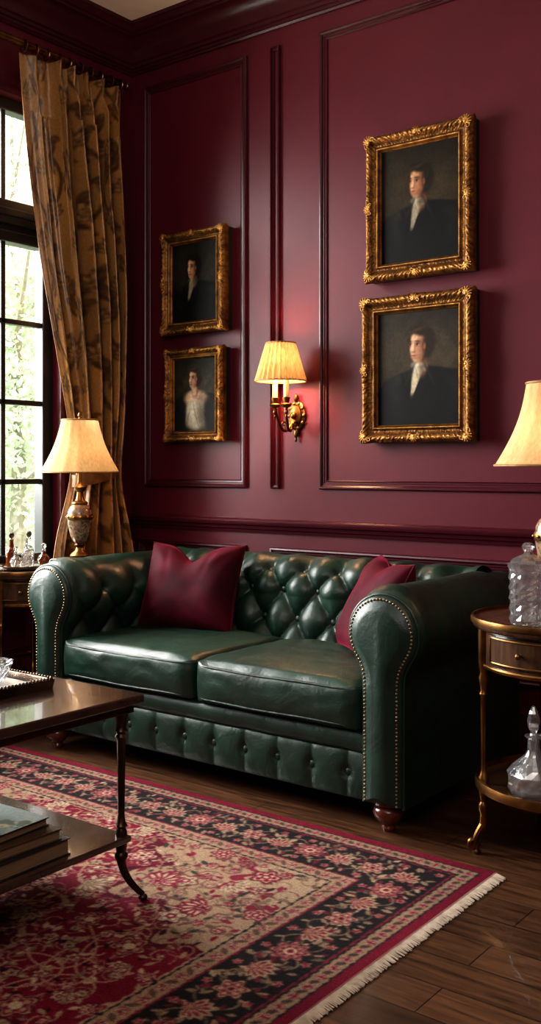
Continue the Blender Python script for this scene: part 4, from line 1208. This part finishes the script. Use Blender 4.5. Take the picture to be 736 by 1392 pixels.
MB().box(-tx, tx, -tyy, tyy, .0, .008).build('base', M['tray_dark'], tr, smooth=False)
MB().box(-tx + .014, tx - .014, -tyy + .014, tyy - .014, .008, .0095).build('inlay', M['tray_top'], tr, smooth=False)
rm_ = MB().loft([[(sx_ * (tx - d), sy_ * (tyy - d), z) for sx_, sy_ in ((-1, -1), (1, -1), (1, 1), (-1, 1))] for d, z in ((0, .0), (-.004, .022), (-.004, .027), (.004, .028), (.008, .024), (.013, .008))], False)
for sy_ in (-1, 1):
    for i in range(int(2 * tx / .012) + 1): rm_.ball((-tx + i * .012, sy_ * tyy, .029), .0048, 8, 5)
for sx_ in (-1, 1):
    for i in range(int(2 * tyy / .012) + 1): rm_.ball((sx_ * tx, -tyy + i * .012, .029), .0048, 8, 5)
rm_.build('rim', M['tray_dark'], tr)
bw = thing('crystal_bowl', 'low cut crystal bowl standing on the metal coffee table tray', 'bowl', (-2.375, 1.80, ZT + .0096))
MB().lathe([(.030, 0), (.036, .004), (.044, .018), (.052, .036), (.058, .052), (.060, .058), (.056, .059), (.050, .046), (.042, .028), (.030, .012)], seg=20, facet=.06).build('bowl', M['crystal'], bw, smooth=False)
MB().lathe([(.020, .013), (.012, .024), (.010, .036), (.019, .048), (.024, .06), (.018, .072), (.006, .078)], seg=12, facet=.08).build('stopper', M['crystal'], bw, smooth=False)
ZS = RZ + .178
def book(label, cx, cy, z, w_, d_, h_, rot, m, cover=None):
    t = thing('book', label, 'book', (cx, cy, z), rot, group='books stacked on the coffee table shelf')
    c = MB().box(-w_ / 2, w_ / 2, -d_ / 2, d_ / 2, 0, .003).box(-w_ / 2, w_ / 2, -d_ / 2, d_ / 2, h_ - .003, h_).box(-w_ / 2 - .002, -w_ / 2 + .002, -d_ / 2, d_ / 2, 0, h_)
    c.build('cover', m, t, smooth=False, bevel=.001)
    MB().box(-w_ / 2 + .003, w_ / 2 - .005, -d_ / 2 + .005, d_ / 2 - .005, .003, h_ - .003).build('pages', M['pages'], t, smooth=False)
    if cover is not None:
        colgrid('jacket_picture', cover.shape[1], cover.shape[0], lambda a, b: (-w_ / 2 + w_ * a, -d_ / 2 + d_ * b, h_ + .0006), cover, M['cover'], t)
book('thick dark book at the bottom of the pile', -2.155, 1.615, ZS + .0005, .30, .30, .042, .02, M['book_green'])
book('tan book in the middle of the pile', -2.165, 1.61, ZS + .0430, .29, .28, .028, -.03, M['book_brown'])
u = np.linspace(0, 1, 90); U, V = np.meshgrid(u, u)
cv = np.zeros((90, 90, 3)); cv[:] = col((76, 94, 98))
kk = sstep(.35, .75, V + .15 * np.sin(U * 7))[..., None]; cv = cv * (1 - kk) + col((150, 164, 166)) * kk
for i in range(90):
    cx_, cy_ = rng.random(), rng.random() * .75
    m = ell(U, V, cx_, cy_, .015 + .05 * rng.random(), .015 + .05 * rng.random(), .35); cv = cv * (1 - m) + col([(36, 48, 40), (184, 164, 122), (46, 58, 68), (116, 86, 60), (30, 36, 38)][i % 5]) * m
book('top book of the pile with a blue grey picture cover', -2.185, 1.60, ZS + .0716, .27, .26, .022, .06, M['book_green'], cv)

# ------------------------------------------------------------------ light
wd = bpy.data.worlds.new('sky'); S.world = wd; wd.use_nodes = True
bg = wd.node_tree.nodes['Background']; bg.inputs['Color'].default_value = (.95, 1.0, .96, 1); bg.inputs['Strength'].default_value = 2.5
def area(name, loc, target, sx_, sy_, e, c):
    l = bpy.data.lights.new(name, 'AREA'); l.shape = 'RECTANGLE'; l.size = sx_; l.size_y = sy_; l.energy = e; l.color = c
    o = bpy.data.objects.new(name, l); C.objects.link(o); o.location = loc
    o.rotation_euler = (Vector(target) - Vector(loc)).to_track_quat('-Z', 'Y').to_euler()
    return o
area('window_daylight', (-5.6, 1.9, 2.3), (-1.5, 2.0, .6), 2.3, 2.6, 760, (1.0, .98, .96))
area('room_fill', (.6, -1.0, 3.0), (-2.2, 2.6, .3), 2.2, 1.4, 46, (1.0, .92, .84))
area('ceiling_bounce', (-1.2, .2, 2.3), (-2.2, 1.6, 3.55), 1.2, 1.2, 26, (1.0, .94, .87))
sun = bpy.data.lights.new('sun', 'SUN'); sun.energy = 5; sun.angle = .02
so = bpy.data.objects.new('sun', sun); C.objects.link(so); so.rotation_euler = (math.radians(12), math.radians(38), 0)
S.view_settings.view_transform = 'Standard'
try: S.view_settings.look = 'Medium High Contrast'
except Exception as e: print(e)
S.view_settings.exposure = 0.0
